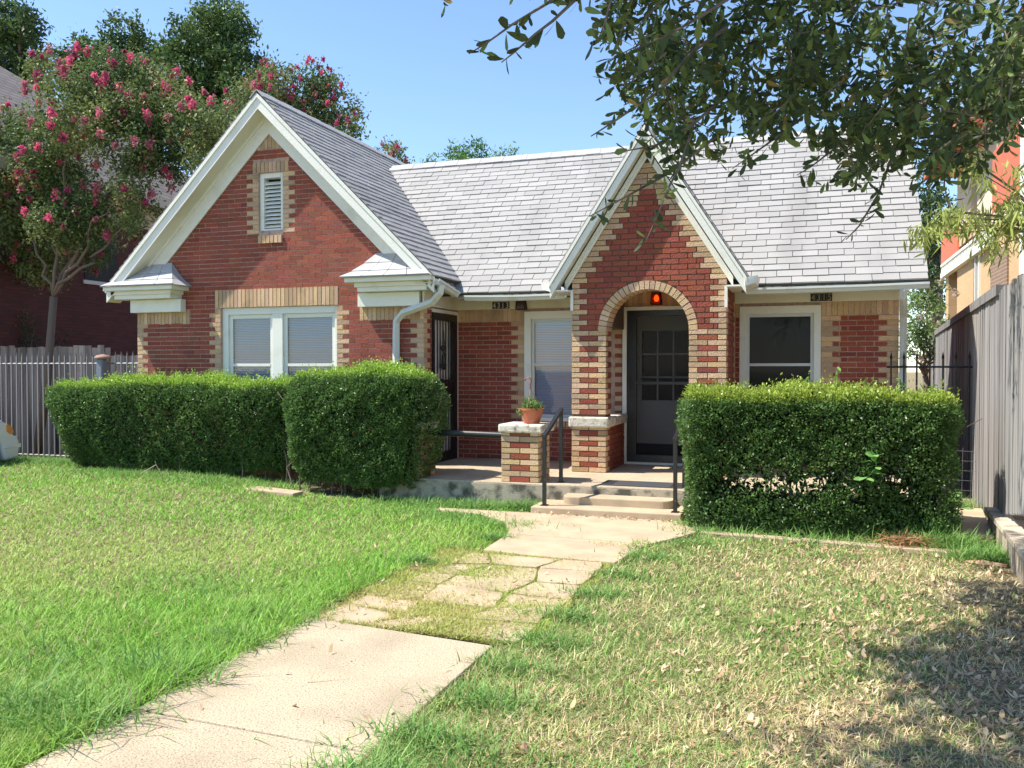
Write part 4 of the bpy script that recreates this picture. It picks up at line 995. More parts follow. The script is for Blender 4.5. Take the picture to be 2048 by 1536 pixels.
# bare dead branch in front of the long hedge
mb = MB(); b0_ = Vector((-7.0, 9.45, .12)); b1 = b0_ + Vector((-.02, 0, .28))
b0_ = at(905, 962, 9.4); P0 = at(268, 958, 9.4); P1 = at(311, 930, 9.4); P2 = at(325, 955, 9.4)
mb.tube([P0, at(285, 945, 9.4), P1, at(318, 942, 9.4), P2], .006, 5); mb.tube([P1, at(309, 922, 9.4)], .004, 5); mb.tube([at(323, 955, 9.4), at(335, 938, 9.4)], .004, 5)
tag(mb.build('dead_branch', M('pale_twig', (.36, .28, .2), .8)), 'pale forked dead branch leaning at the foot of the long hedge', 'branch')

# ---------------------------------------------------------------- fences and side things
def fx(y): return 1.76 + .07 * (y - 10.8)
fe = thing('board_fence', 'tall weathered grey board fence running back along the right side', 'fence', (fx(10), 10, 0))
mb = MB(); y = 6.6; i = 0
while y < 22:
    wd = .14; x0, x1 = fx(y), fx(y + wd); f = random.uniform(.78, 1.15); mb.col = (.33 * f, .315 * f, .30 * f)
    z0 = max(.0, .44 - (y - 7.68) * .147) if y < 10.7 else 0; zt = 2.30 + random.uniform(-.015, .015) + (.03 if y < 9.2 else 0)
    off = random.uniform(-.006, .006)
    mb.obox((x0 + off, y + .002, z0), (x1 - x0, wd - .004, 0), (.018, 0, 0), (0, 0, zt - z0)); y += wd
mb.build('boards', greywood, fe)
mb = MB(); mb.col = (.22, .21, .20); mb.obox((fx(9.3) - .03, 9.3, 2.27), (fx(22) - fx(9.3), 12.7, 0), (.08, 0, 0), (0, 0, .10)); mb.build('top_cap', greywood, fe)
mb = MB(); mb.col = (.25, .24, .22)
for z in (.6, 1.9): mb.obox((fx(6.6) + .03, 6.6, z), (fx(22) - fx(6.6), 15.4, 0), (.04, 0, 0), (0, 0, .09))
mb.build('rail', greywood, fe)
# raised concrete wall along the fence
rw = thing('retaining_wall', 'low stained concrete wall with a ribbed face along the fence', 'wall', (1.55, 8, 0))
mb = MB(); wall_x = lambda y: 1.44 + (y - 7) * .06
mb.prism([(wall_x(5), 5, -.02), (wall_x(9.35), 9.35, -.02), (wall_x(9.35) + .13, 9.35, -.02), (wall_x(5) + .13, 5, -.02)], (0, 0, .21)); mb.build('face', M('stained_concrete', (.46, .38, .29), .95, noise=(7, (.15, .12, .09), .42, .66, (1, 1, .12)), bump=(40, .006)), rw, bevel=.006)
mb = MB(); y = 5.0
while y < 9.3: mb.obox((wall_x(y) - .02, y, .205), (.16, 0, 0), (.012, .185, 0), (0, 0, .05)); y += .20
mb.box(wall_x(9.35) - .02, 2.0, 9.30, 9.42, .19, .25)
mb.build('cap', M('cap_concrete', (.55, .46, .34), .9, noise=(5, (.22, .18, .13), .5, .7), bump=(60, .003)), rw, bevel=.006)
mb = MB(); mb.prism([(wall_x(5) + .12, 5, .12), (wall_x(9.3) + .12, 9.3, .12), (2.6, 9.3, .12), (2.6, 5, .12)], (0, 0, .04)); mb.build('fill', conctan, rw)

def picket_fence(name, label, p0, p1, n, z0, zt, rails, r, mat, thin=.0, spear=.06, extra=None):
    t = thing(name, label, 'fence', (*p0, z0)); p0, p1 = Vector((*p0, 0)), Vector((*p1, 0)); U = (p1 - p0).normalized()
    mb = MB(); mb.box(-r, r, -r, r, 0, zt - z0 - spear)
    h = zt - z0 - spear; mb.add([(-r * 1.7, 0, h), (0, -r * 1.7, h), (r * 1.7, 0, h), (0, r * 1.7, h), (0, 0, h + spear), (0, 0, h - spear * .3)], [(0, 1, 4), (1, 2, 4), (2, 3, 4), (3, 0, 4), (1, 0, 5), (2, 1, 5), (3, 2, 5), (0, 3, 5)])
    first = mb.build('picket', mat, t); me = first.data
    first.matrix_parent_inverse = Matrix.Identity(4)
    for i in range(n):
        o = first if i == 0 else first.copy()
        if i: col.objects.link(o); o.parent = t
        o.location = (p0.lerp(p1, i / (n - 1)) - p0)
    for z in rails:
        mb = MB(); mb.tube([p0 - U * .05 + Vector((0, r * .4, z)), p1 + U * .05 + Vector((0, r * .4, z))], r * 1.25, 4); mb.build('rail', mat, t)
    return t
silver = M('galvanised', (.22, .22, .22), .55, metal=.1)
picket_fence('iron_fence', 'silver grey picket fence with spear tips beside the left corner of the house', (-14.0, 10.98), (-9.92, 10.98), 37, .02, 1.86, (.17, 1.66), .0095, silver, spear=.07)
ifn = picket_fence('iron_fence', 'short black iron fence with spear tips between house and board fence', (.92, 11.9), (1.80, 11.9), 7, .0, 1.80, (.2, 1.60), .010, blackp, spear=.09)
gp = thing('fence_post', 'blue grey fence post with a round brown cap behind the hedge', 'post', (-10.5, 10.9, 0)); c_ = at(206, 735, 10.9)
mb = MB(); mb.box(c_.x - .06, c_.x + .06, 10.82, 10.94, 0, 1.73); mb.build('post', M('post_paint', (.16, .19, .23), .6), gp, bevel=.02)
mb = MB(); mb.lathe([(.0, .07), (.09, .05), (.125, .02), (.125, .0), (0, .0)], (c_.x, 10.9, 1.735), 16); mb.build('cap', M('brown_cap', (.32, .20, .14), .8), gp, smooth=True)
bf = thing('wood_fence', 'brown board fence behind the silver pickets on the left', 'fence', (-13, 12.4, 0)); mb = MB(); x = -17.0
while x < -9.9:
    f = random.uniform(.7, 1.25); mb.col = (.42 * f, .34 * f, .28 * f); zt = 2.0 - (.0 if x < -11.95 else .17) - .004 * (x + 17) + random.uniform(-.03, .02)
    mb.box(x, x + .135, 12.38 + random.uniform(0, .012), 12.405, 0, zt); x += .14
mb.build('boards', brownwood, bf); mb = MB(); mb.col = (.2, .16, .13)
for z in (.4, 1.6): mb.box(-17, -9.9, 12.405, 12.445, z, z + .09)
mb.build('rail', brownwood, bf)
# wire panel beside the hedge
wp = MB(); 
for i in range(6): wp.tube([(1.22 + i * .09, 10.9, .05), (1.22 + i * .09 + .01, 10.9, .72 - .03 * (i % 3))], .0022, 4)
for i in range(6): wp.tube([(1.18, 10.9, .12 + i * .11), (1.72, 10.9, .10 + i * .11)], .002, 4)
tag(wp.build('wire_panel', M('dull_wire', (.16, .16, .16), .6)), 'bent wire mesh panel leaning in the shade by the board fence', 'wire mesh')
# piece of wood / pale bark slab on the lawn
mb = MB(); c_ = at(1970, 1127, d=7.0); mb.tube([(c_.x - .12, c_.y + .05, .02), (c_.x, c_.y, .03), (c_.x + .16, c_.y - .04, .02)], [.02, .05, .03], 8); o = mb.build('bark_piece', M('pale_wood', (.52, .36, .22), .9, noise=(20, (.3, .18, .1), .4, .7))); o.scale = (1, 1, .55); tag(o, 'pale broken piece of bark on the lawn by the retaining wall', 'bark')

# car at the left edge, nose towards the fences
car = thing('parked_car', 'white car parked at the left edge, only its front corner showing', 'car', (-12.4, 8.2, 0))
CT = Matrix.Translation((-11.62, 10.32, 0)) @ Matrix.Rotation(R(90), 4, 'Z'); paint = M('car_paint', (.74, .76, .74), .22, spec=.6)
def cbuild(mb, name, mat, parent=car, pre=None, **k):
    o = mb.build(name, mat, None, **k); o.data.transform(CT @ (pre or Matrix.Identity(4))); attach(o, parent); return o
WF, WR_ = -.66, -3.3
arch_ = lambda w: [(w + .36 * math.cos(t), .31 + .36 * math.sin(t)) for t in [i * math.pi / 10 for i in range(11)]]
prof = [(.0, .34), (-.02, .20), (-.26, .16)] + arch_(WF) + [(-1.15, .18), (-2.85, .18)] + arch_(WR_) + [(-3.8, .2), (-4.2, .25), (-4.28, .5), (-4.22, .85), (-4.0, 1.0), (-3.4, 1.0), (-2.3, .98), (-1.2, .94), (-.7, .88), (-.32, .80), (-.16, .70), (-.10, .56), (-.02, .52), (.0, .46)]
mb = MB(); mb.prism([(a, 0, b) for a, b in prof], (0, 1.68, 0)); cbuild(mb, 'body', paint, bevel=.07, seg=4)
mb = MB(); mb.prism([(a, .12, b) for a, b in [(-1.2, .93), (-1.95, 1.38), (-3.2, 1.40), (-3.9, .99)]], (0, 1.44, 0)); cbuild(mb, 'cabin', M('car_glass', (.02, .025, .03), .06), bevel=.05, seg=3)
tyre = M('tyre', (.015, .015, .016), .8)
for xw in (WF, WR_):
    for yw in (.02, 1.46):
        pre = Matrix.Translation((xw, yw + .19, .305)) @ Matrix.Rotation(R(90), 4, 'X')
        mb = MB(); mb.lathe([(.19, 0), (.29, .0), (.305, .03), (.305, .16), (.29, .19), (.19, .19)], (0, 0, 0), 28); o = cbuild(mb, 'wheel', tyre, pre=pre, smooth=True)
        mb = MB(); mb.lathe([(.0, .15), (.06, .16), (.17, .14), (.19, .16), (.19, .02)], (0, 0, 0), 20); cbuild(mb, 'hubcap', silver, o, pre=pre, smooth=True)
mb = MB(); mb.prism([(-.24, -.008, .74), (-.15, -.008, .70), (-.10, -.008, .60), (-.17, -.008, .565), (-.24, -.008, .62)], (0, .05, 0)); cbuild(mb, 'turn_signal', M('amber', (.75, .30, .06), .25), bevel=.012)
mb = MB(); mb.box(-.27, .02, -.012, .02, .36, .42); cbuild(mb, 'bumper_trim', paint, bevel=.012)

# ---------------------------------------------------------------- neighbouring houses
nh = thing('brick_house', 'dark red brick house with a grey roof behind the pink crepe myrtle', 'house', (-17, 15, 0))
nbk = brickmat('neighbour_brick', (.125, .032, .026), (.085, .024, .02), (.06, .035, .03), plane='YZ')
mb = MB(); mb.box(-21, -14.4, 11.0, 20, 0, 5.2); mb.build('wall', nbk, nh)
mb = MB()
mb.box(-21.2, -13.8, 10.6, 20.5, 5.18, 5.24); mb.box(-13.84, -13.8, 10.6, 20.5, 5.24, 5.42); mb.box(-14.42, -14.38, 11.0, 20.0, 4.75, 5.18)
mb.build('eave', M('neighbour_cream', (.52, .46, .36), .7), nh)
rfm = brickmat('neighbour_shingle', (.22, .19, .17), (.17, .15, .135), (.06, .05, .045), plane='YZ', bw=.3, bh=.10)
mb = MB(); E = -13.8; R1 = (-17.5, 10.2, 8.56); R2 = (-17.5, 14.5, 8.56)
mb.add([(E, 10.2, 5.42), (E, 20.5, 5.42), R2, R1, (-21.2, 20.5, 5.42), (-21.2, 10.2, 5.42)], [(0, 1, 2, 3), (1, 4, 2), (4, 5, 3, 2), (0, 3, 5), (0, 5, 4, 1)]); mb.build('roof', rfm, nh)
c_ = at(150, 495, 14.9); mb = MB(); yv = 14.4
mb.box(-14.42, -14.36, yv - .05, yv + .95, 3.35, 3.43); w_ = mb.build('window', M('sill_white', (.6, .6, .58), .6), nh); mb = MB(); mb.box(-14.41, -14.385, yv, yv + .9, 3.43, 4.5); mb.build('pane', interior, w_)

yh = thing('apartment_house', 'yellow brick and red panelled apartment house beyond the right fence', 'building', (5, 20, 0))
ybk = brickmat('yellow_brick', (.62, .40, .20), (.56, .36, .18), (.50, .38, .24), plane='YZ'); brn = brickmat('brown_brick', (.26, .16, .10), (.22, .14, .09), (.42, .34, .26), plane='YZ')
XB = 3.2
mb = MB(); opens = [(23.0, 24.4, .6, 4.0), (20.0, 20.75, 1.6, 3.9)]
backing(opens, 10, 24.9, 0, 4.25, (XB, 0, 0), (0, 1, 0), (-1, 0, 0), .3, mb, 0); mb.build('wall', ybk, yh)
mb = MB(); mb.box(XB + .9, 9, 10, 24.9, 0, 4.2); mb.build('wall', brn, yh)
mb = MB(); mb.box(XB - .03, XB, 17.2, 18.7, .5, 3.75); mb.build('brown_panel', brn, yh)
stuc = M('cream_stucco', (.62, .52, .40), .9)
mb = MB(); backing([(17.9, 19.0, 5.0, 6.2), (22, 22.8, 4.9, 6.0)], 10, 24.9, 4.25, 6.6, (XB + .25, 0, 0), (0, 1, 0), (-1, 0, 0), .3, mb, 0); mb.build('upper_wall', stuc, yh)
mb = MB(); mb.box(XB + .5, XB + .6, 10, 24.9, 4.3, 6.5); mb.box(XB + .28, XB + .32, 20.0, 20.75, 1.6, 3.9); mb.build('window_glass', M('apartment_glass', (.10, .13, .16), .08), yh)
redp = M('red_panel', (.60, .13, .05), .6)
mb = MB(); mb.box(XB - .10, XB - .06, 22.3, 25.0, 4.2, 5.12); mb.box(XB - .10, XB - .06, 15.9, 18.2, 4.45, 5.55); mb.box(XB - .04, XB + .0, 10, 24.9, 1.95 - .5, 1.60); mb.build('balcony_panel', redp, yh)
mb = MB(); mb.box(XB - .12, XB + .0, 18.2, 24.95, 3.90, 4.02); mb.box(XB - .12, XB, 18.2, 24.95, 4.18, 4.24)
for i in range(34): mb.box(XB - .10, XB - .07, 18.3 + i * .2, 18.37 + i * .2, 4.02, 4.18)
mb.box(XB - .10, XB + .2, 14.8, 15.9, 2.0, 6.4); mb.box(XB - .04, XB + .02, 19.92, 20.0, 1.6, 3.9); mb.box(XB - .04, XB + .02, 20.33, 20.4, 1.6, 3.9); mb.build('trim', creamw, yh)
mb = MB(); mb.add([(XB - .5, 9.6, 6.6), (XB - .5, 19.6, 6.6), (9, 19.6, 6.6), (9, 9.6, 6.6), (6, 14, 9)], [(0, 1, 4), (1, 2, 4), (2, 3, 4), (3, 0, 4), (3, 2, 1, 0)]); mb.box(XB - .5, XB + .3, 19.7, 25.2, 6.5, 6.62)
mb.build('roof', brickmat('red_tile', (.55, .16, .09), (.45, .12, .07), (.25, .07, .04), plane='YZ', bw=.25, bh=.2), yh)

# ---------------------------------------------------------------- trees
def limb_set(mb, base, targets, r0, n=7, jit=.25):
    base = Vector(base)
    for tg in targets:
        tg = Vector(tg); fork = base.lerp(tg, .0); pts = []
        for i in range(n):
            u = i / (n - 1); p_ = base.lerp(tg, u); p_.z = base.z + (tg.z - base.z) * u ** .85
            if 0 < i < n - 1: p_ += Vector((random.gauss(0, jit), random.gauss(0, jit), random.gauss(0, jit * .5))) * .5
            pts.append(p_)
        mb.tube(pts, [r0 * (1 - .86 * i / (n - 1)) for i in range(n)], 7)
def crown_pts(lobes, per, cl, rr, flat=1.0):
    """leaf cluster centres on uneven shells of the lobes: lobes = (x,y,z,r)"""
    out = []
    for (x, y, z, r) in lobes:
        k = int(per * r * r); D = randdir(k); rad = r * (1 - rng.beta(1.2, 3.2, k) * .75) * (1 + .16 * snoise(D[:, 0] * 3 + x, D[:, 2] * 3 + D[:, 1] * 2, 1.6, int(x * 10) % 7))
        out.append(np.array([x, y, z]) + D * rad[:, None] * np.array([1, 1, flat]))
    C = np.concatenate(out); P = np.repeat(C, cl, axis=0) + rng.normal(size=(len(C) * cl, 3)) * rr
    return C, P
def foliage(name, P, L0, L1, wr, base, alt, parent, droop=-.1, mat=None, ctr=None):
    n = len(P); D = unit(rng.normal(size=(n, 3)) + np.array([0, 0, droop])); S = perp(D, unit(rng.normal(size=(n, 3)) * .8 + np.array([0, 0, 1.0])))
    L_ = rng.uniform(L0, L1, n); m_ = np.clip(.5 + .6 * snoise(P[:, 0] * 1.7 + P[:, 1], P[:, 2] * 1.9, 1.5, 3) + rng.normal(0, .25, n), 0, 1)[:, None]
    C = (np.array(base) * (1 - m_) + np.array(alt) * m_) * rng.uniform(.75, 1.25, (n, 1))
    V, F, CC = ribbons(P, D, S, np.cross(S, D), L_, L_ * wr, C, ts=(0, .5, 1), ws=(.25, 1, .1), bend=.2); return npmesh(name, V, F, CC, mat or leafm, parent)
def tree(name, label, cat, lobes_px, Y, base, per, cl, rr, leaf, cols, trunk_r=.12, group=None, blossom=0, bcol=(.62, .06, .16), trunkm=barkm, Yj=.6, flat=1., ntr=None, bsize=.066):
    t = thing(name, label, cat, base, group); lobes = []
    for px, py, pr in lobes_px:
        yy = Y + random.uniform(-Yj, Yj); p_ = at(px, py, yy); d = yy / (math.cos(R(19)) + (px - 1024) / 1750 * math.sin(R(19))); lobes.append((p_.x, p_.y, p_.z, pr * d / 1750))
    C, P = crown_pts(lobes, per, cl, rr, flat); foliage('crown', P, leaf[0], leaf[1], leaf[2], cols[0], cols[1], t)
    mb = MB(); b = Vector(base); low = min(l[2] - l[3] for l in lobes); cx = sum(l[0] for l in lobes) / len(lobes)
    fk = Vector((b.x * .6 + cx * .4 if abs(cx - b.x) < 3 else b.x, b.y, max(b.z + .6, low * .92 + b.z * .08)))
    mb.tube([b, b.lerp(fk, .5) + Vector((.05, 0, 0)), fk], [trunk_r, trunk_r * .85, trunk_r * .75], 9)
    limb_set(mb, fk, [(l[0], l[1], l[2] + l[3] * .1) for l in lobes[::(4 if len(lobes) > 12 else 1)]], trunk_r * .42, n=12, jit=.12); mb.build('trunk', trunkm, t, smooth=True)
    if blossom:
        # panicles sit at the outer, upper side of the clusters
        cc = []; 
        for (x, y, z, r) in lobes:
            k = int(blossom * r * r); D = unit(rng.normal(size=(k, 3)) + np.array([0, -.55, .35])); cc.append(np.array([x, y, z]) + D * r * rng.uniform(1.0, 1.22, (k, 1)))
        cc = np.concatenate(cc); k = len(cc); m_ = 60; A = rng.uniform(.35, 1.2, (k, 1, 1)) * bsize
        Q = rng.normal(size=(k, m_, 3)) * np.array([.40, .40, .62]) * A + cc[:, None]; Q = Q.reshape(-1, 3); n = len(Q); D = randdir(n); S = perp(D, randdir(n)); L_ = rng.uniform(.03, .055, n)
        tone = np.repeat(rng.uniform(.6, 1.25, (k, 1)), m_, 0); pale = np.repeat(rng.random((k, 1)) < .3, m_, 0)
        V, F, CC = ribbons(Q, D, S, np.cross(S, D), L_, L_ * .8, np.where(pale, np.array(bcol) * .75 + np.array([.06, .10, .06]), np.array(bcol)) * tone * rng.uniform(.8, 1.2, (n, 1)), ts=(0, .5, 1), ws=(.5, 1, .4)); npmesh('blossom', V, F, CC, petal, t)
    return t
dk = ((.035, .075, .028), (.10, .16, .05))
mid = ((.045, .10, .03), (.13, .20, .06))
# tall dark trees far behind
BG = 'tall dark trees standing behind the houses'
tree('shade_tree', 'tall dark shade tree with a double crown above the left gable', 'tree', [(430, 100, 80), (460, 70, 55), (390, 130, 60), (350, 120, 38), (470, 165, 65), (420, 210, 60), (500, 150, 40), (440, 60, 40), (400, 230, 80)], 27, at(430, 600, 27).xy.to_3d(), 42, 42, .16, (.12, .20, .5), mid, .35, BG)
tree('shade_tree', 'dark round treetop peeping over the crepe myrtle, left of the tall tree', 'tree', [(255, 75, 42), (240, 125, 48), (285, 120, 45), (195, 130, 45), (160, 150, 50), (320, 150, 40), (230, 200, 90)], 25, at(240, 600, 25).xy.to_3d(), 42, 42, .16, (.12, .20, .5), mid, .3, BG)
tree('shade_tree', 'dark tree cut off by the top left corner of the picture', 'tree', [(10, 50, 60), (55, 60, 42), (20, 110, 60), (55, 120, 40), (-40, 70, 70), (30, 170, 60)], 22, at(10, 600, 22).xy.to_3d(), 46, 42, .15, (.11, .18, .5), dk, .3, BG)
tree('shade_tree', 'low green treetop just above the middle of the roof ridge', 'tree', [(940, 310, 28), (910, 325, 28), (975, 325, 26), (1015, 320, 20), (870, 335, 22), (940, 370, 50), (1040, 330, 12)], 30, at(950, 600, 30).xy.to_3d(), 50, 40, .14, (.10, .18, .4), ((.07, .16, .05), (.16, .30, .09)), .25, BG)
tree('shade_tree', 'dark leafy tree between the right roof edge and the apartment house', 'tree', [(1868, 430, 40), (1875, 500, 45), (1870, 570, 45), (1890, 460, 35), (1840, 400, 35), (1870, 640, 50), (1850, 340, 28)], 30, at(1868, 700, 30).xy.to_3d(), 46, 42, .15, (.10, .17, .5), dk, .3, BG)
CM = 'crepe myrtles in bloom'
pink = dict(blossom=36, bcol=(.68, .13, .25), trunkm=barkpale, group=CM)
cmc = ((.08, .14, .045), (.21, .25, .08))
tree('crepe_myrtle', 'large pink blooming crepe myrtle in front of the dark brick house at left', 'tree',
     [(150, 230, 80), (90, 290, 70), (230, 190, 85), (290, 200, 80), (340, 260, 80), (400, 260, 60), (250, 270, 80), (60, 380, 60), (130, 370, 70), (170, 440, 60), (70, 460, 50), (230, 430, 55), (280, 430, 35), (25, 330, 55), (330, 320, 50), (100, 150, 40), (360, 210, 40), (40, 530, 38), (100, 540, 35), (10, 260, 48), (15, 400, 52), (85, 515, 42), (190, 500, 38), (110, 455, 50), (265, 380, 38), (20, 470, 45), (450, 250, 40), (420, 310, 45)],
     12.3, (at(72, 700, 12.1).x, 12.1, 0), 190, 46, .10, (.05, .085, .5), cmc, .085, **pink)
tree('crepe_myrtle', 'pink crepe myrtle rising behind the ridge of the left gable', 'tree', [(560, 190, 55), (620, 200, 62), (670, 230, 52), (600, 250, 60), (500, 210, 50), (690, 270, 30), (540, 160, 30), (640, 165, 35), (715, 265, 16)],
     19, (at(600, 600, 19).x, 19, 0), 85, 46, .12, (.07, .11, .5), cmc, .08, **pink)
tree('crepe_myrtle', 'small pink crepe myrtle tip showing above the roof valley', 'tree', [(785, 310, 28), (770, 330, 28), (805, 315, 18), (790, 350, 35)], 19, (at(785, 600, 19).x, 19, 0), 70, 46, .09, (.06, .09, .5), cmc, .06, **pink)
tree('crepe_myrtle', 'white blooming crepe myrtle behind the right corner of the house', 'tree', [(1850, 600, 38), (1830, 640, 42), (1870, 640, 40), (1845, 690, 50), (1880, 700, 35), (1880, 590, 25), (1820, 690, 35)], 21, (at(1850, 700, 21).x, 21, 0), 44, 40, .09, (.06, .10, .5), ((.08, .16, .05), (.20, .30, .10)), .08, group=CM, blossom=14, bcol=(.72, .60, .52), trunkm=barkpale)

# foreground live oak: trunk stands right of the camera, limbs reach over the yard
oak = thing('live_oak', 'live oak whose leafy branches hang over the right side of the roof', 'tree', (2.3, 1.0, 0))
twP, twD = [], []           # twig bases and directions
mbr = MB()
def branch(px_pts, r0=.010, dens=1.0, d0=None, side=.16):
    P_ = [at(px, py, d=dd_) for px, py, dd_ in px_pts]; mbr.tube(P_, [r0 * (1 - .75 * i / (len(P_) - 1)) for i in range(len(P_))], 5)
    L_ = 0
    for a_, b_ in zip(P_, P_[1:]):
        seg = (b_ - a_).length; m_ = max(1, int(seg / (.055 / dens)))
        for q in range(m_):
            p_ = a_.lerp(b_, (q + .5) / m_); dr = (b_ - a_).normalized() + Vector((random.gauss(0, .55), random.gauss(0, .55), random.gauss(0, .45))); twP.append(p_); twD.append(dr.normalized())
branch([(1290, -60, 3.4), (1150, 5, 3.2), (1105, 47, 3.15), (1070, 73, 3.1), (1026, 111, 3.1), (1003, 129, 3.1)], .008)
branch([(1200, -40, 3.3), (1105, 6, 3.1), (1026, 53, 3.05), (973, 91, 3.0), (938, 112, 3.0)], .007)
branch([(1240, -30, 3.2), (1222, 0, 3.1), (1207, 53, 3.05), (1195, 84, 3.0)], .006)
branch([(1520, -40, 3.8), (1413, 29, 3.6), (1339, 73, 3.5), (1257, 108, 3.4)], .010)
branch([(1450, 60, 4.0), (1380, 110, 3.9), (1310, 190, 3.8), (1222, 249, 3.7), (1181, 275, 3.7)], .010)
branch([(1480, 170, 4.2), (1383, 252, 4.0), (1310, 293, 3.9), (1245, 305, 3.9)], .010)
branch([(1450, 260, 4.2), (1340, 346, 4.0), (1260, 390, 3.9), (1178, 434, 3.9)], .009)
branch([(1380, 270, 4.0), (1357, 337, 3.9), (1333, 381, 3.8), (1315, 430, 3.8), (1290, 485, 3.8)], .008)
branch([(1850, 200, 5.0), (1780, 316, 4.8), (1754, 389, 4.7), (1716, 453, 4.6), (1690, 480, 4.6)], .010, .9)
branch([(1600, 240, 4.4), (1527, 294, 4.2), (1463, 339, 4.1)], .008)
branch([(1780, 250, 4.8), (1685, 285, 4.5), (1620, 335, 4.4), (1592, 352, 4.4)], .008)
branch([(1900, 200, 4.6), (1890, 300, 4.5), (1885, 370, 4.4), (1893, 410, 4.4)], .008)
branch([(2040, 150, 4.6), (1990, 240, 4.4), (1940, 300, 4.3), (1900, 330, 4.3)], .009)
branch([(1330, 110, 3.8), (1280, 150, 3.7), (1240, 175, 3.7)], .006); branch([(1350, -20, 3.5), (1300, 30, 3.4), (1262, 70, 3.4)], .006)
# dense canopy mass
bx_ = [1230, 1270, 1300, 1400, 1500, 1580, 1650, 1700, 1740, 1800, 1850, 1890, 1950, 2050, 2150]; by_ = [60, 195, 275, 285, 255, 220, 250, 340, 335, 285, 320, 330, 280, 210, 190]
cnt = 0
while cnt < 1230:
    px = random.uniform(1225, 2120); lo = np.interp(px, bx_, by_); py = lo - abs(random.gauss(0, .45)) * (lo + 110) if random.random() < .5 else random.uniform(-110, lo)
    if py < -140: continue
    hole = float(snoise(np.array(px) * .02, np.array(py) * .026, 1.5, 2)) + .4 * float(snoise(np.array(px) * .06, np.array(py) * .06, 1.5, 5))
    if hole > .42 and px > 1380: continue
    if px < 1330 and random.random() < .45: continue
    dd_ = random.uniform(3.9, 6.4); p_ = at(px, py, d=dd_)
    dr = Vector((random.gauss(-.4, .6), random.gauss(0, .6), random.gauss(-.5, .5))).normalized(); twP.append(p_); twD.append(dr); cnt += 1
nvis = len(twP)
# the part above and beside the picture, which shades the lawn at lower right
for _ in range(420):
    gx_ = random.uniform(.1, 2.4); gy_ = random.uniform(2.6, 7.9)          # where this clump's shadow lands
    edge_ = np.interp(gy_, [2.6, 4, 5, 6, 7, 8], [.15, .28, .52, .85, 1.2, 1.5])
    if gx_ < edge_ or float(snoise(np.array(gx_), np.array(gy_) * 1.6, 3.2, 4)) > .35 + (gx_ - edge_) * .4: continue
    z_ = random.uniform(3.9, 5.0); c_ = Vector((gx_, gy_, 0)) + sd * (z_ / sd.z)
    for _q in range(16):
        p_ = c_ + Vector((random.gauss(0, .14), random.gauss(0, .16), random.gauss(0, .18)))
        if CAMZ + (737 + 30) * (-p_.x * .3256 + p_.y * .9455) / 1750 > p_.z: continue
        twP.append(p_); twD.append(Vector((random.gauss(0, .6), random.gauss(0, .6), random.gauss(-.2, .5))).normalized())
TP = np.array([tuple(p) for p in twP]); TD = np.array([tuple(p) for p in twD]); nt_ = len(TP)
leafP, leafD = [], []
tl = rng.uniform(.10, .22, nt_); tl[:nvis - 1230] = rng.uniform(.015, .05, nvis - 1230)
for i in range(nt_):
    m_ = 3 if i < nvis - 1230 else 11
    u = np.linspace(.1, 1, m_)[:, None]; leafP.append(TP[i] + TD[i] * tl[i] * u); leafD.append(unit(TD[i] * .7 + rng.normal(size=(m_, 3)) * .75 + np.array([0, 0, -.15])))
    if i >= nvis - 1230 and i < nvis and i % 2 == 0: mbr.tube([tuple(TP[i] - TD[i] * .05), tuple(TP[i] + TD[i] * tl[i])], [.0035, .0015], 4)
P = np.concatenate(leafP); D = np.concatenate(leafD); n = len(P); S = perp(D, unit(rng.normal(size=(n, 3)) + np.array([0, 0, .9]))); L_ = rng.uniform(.042, .082, n)
C = np.array([.075, .115, .045]) * rng.uniform(.6, 1.4, (n, 1)); s_ = rng.random(n) < .30; C[s_] = np.array([.17, .24, .07]) * rng.uniform(.8, 1.3, (s_.sum(), 1)); s_ = rng.random(n) < .012; C[s_] = np.array([.42, .30, .10])
V, F, CC = ribbons(P, D, S, np.cross(S, D), L_, L_ * rng.uniform(.30, .44, n), C, ts=(0, .22, .5, .8, 1), ws=(.08, .5, .85, 1, .25), bend=.18); npmesh('leaves', V, F, CC, leafm, oak)
mbr.build('twigs', barkm, oak)['kind'] = 'stuff'
mb = MB(); mb.tube([(2.3, 1.0, -.1), (2.25, 1.0, 1.2), (2.0, 1.3, 2.4)], [.30, .24, .2], 12)
for tg in ((.3, 3.6, 4.6), (-1.6, 2.6, 5.0), (1.2, 4.4, 4.4), (2.4, 4.6, 4.6), (1.0, 1.2, 5.2)): limb_set(mb, (2.0, 1.3, 2.4), [tg], .12, jit=.15)
mb.build('trunk', barkm, oak, smooth=True)

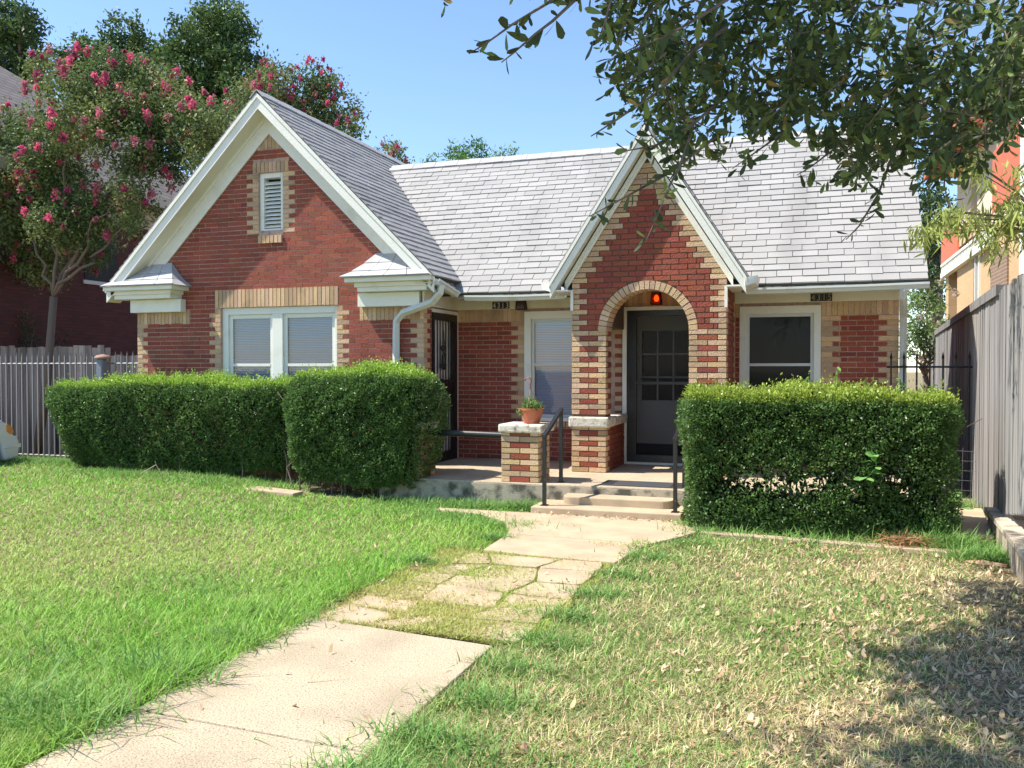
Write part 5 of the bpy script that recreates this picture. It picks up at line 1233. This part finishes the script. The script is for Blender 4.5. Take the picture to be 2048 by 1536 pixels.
# pale drooping leaved tree at the right edge
pt = thing('willow_leaved_tree', 'pale green tree with long drooping leaves over the fence at right', 'tree', (3.1, 8.6, 0)); mb = MB(); Pl, Dl = [], []
hub = at(2120, 470, d=7.4)
for px, py in ((1838, 490), (1850, 480), (1880, 450), (1905, 462), (1925, 440), (1940, 470), (1960, 450), (1975, 490), (1985, 510), (2000, 460), (2020, 480), (2040, 450), (2045, 500), (1945, 355), (1960, 385), (1940, 340), (2030, 350), (2046, 380), (2010, 420), (1910, 440), (1860, 470), (2046, 420), (1895, 440), (1930, 330), (2030, 430), (1990, 440)):
    c_ = at(px, py - 15, d=random.uniform(6.9, 7.8)); mb.tube([hub, hub.lerp(c_, .5) + Vector((0, 0, .05)), c_], [.012, .007, .003], 5)
    for q in range(46): Pl.append(tuple(c_ + Vector((random.gauss(0, .06), random.gauss(0, .06), random.gauss(0, .045))))); Dl.append((random.gauss(0, .7), random.gauss(0, .7), random.gauss(-.75, .4)))
mb.tube([(3.1, 8.6, 0), (3.05, 8.5, 1.6), tuple(hub)], [.07, .06, .04], 8); mb.build('trunk', barkm, pt)
P = np.array(Pl); D = unit(np.array(Dl)); n = len(P); S = perp(D, randdir(n)); L_ = rng.uniform(.06, .12, n)
V, F, CC = ribbons(P, D, S, np.tile([0, 0, -1.], (n, 1)), L_, L_ * .17, np.array([.34, .40, .10]) * rng.uniform(.6, 1.3, (n, 1)), bend=.25); npmesh('leaves', V, F, CC, leafm, pt)
# vine and shrub at the feet of the left neighbour
def shrub(name, label, lobes_px, Y, per=60, cols=dk):
    t = thing(name, label, 'shrub', (at(*lobes_px[0][:2], Y).x, Y, 0)); lobes = []
    for px, py, pr in lobes_px: p_ = at(px, py, Y); lobes.append((p_.x, p_.y, p_.z, pr * 15 / 1750))
    _, P = crown_pts(lobes, per, 40, .08); foliage('foliage', P, .05, .08, .5, cols[0], cols[1], t); mb = MB(); limb_set(mb, (at(*lobes_px[0][:2], Y).x, Y, 0), [l[:3] for l in lobes], .03); mb.build('stems', barkm, t)
shrub('shrub', 'dark shrub showing above the brown board fence at left', [(30, 670, 32), (70, 660, 30), (10, 650, 26), (110, 680, 18), (45, 640, 22)], 12.9)
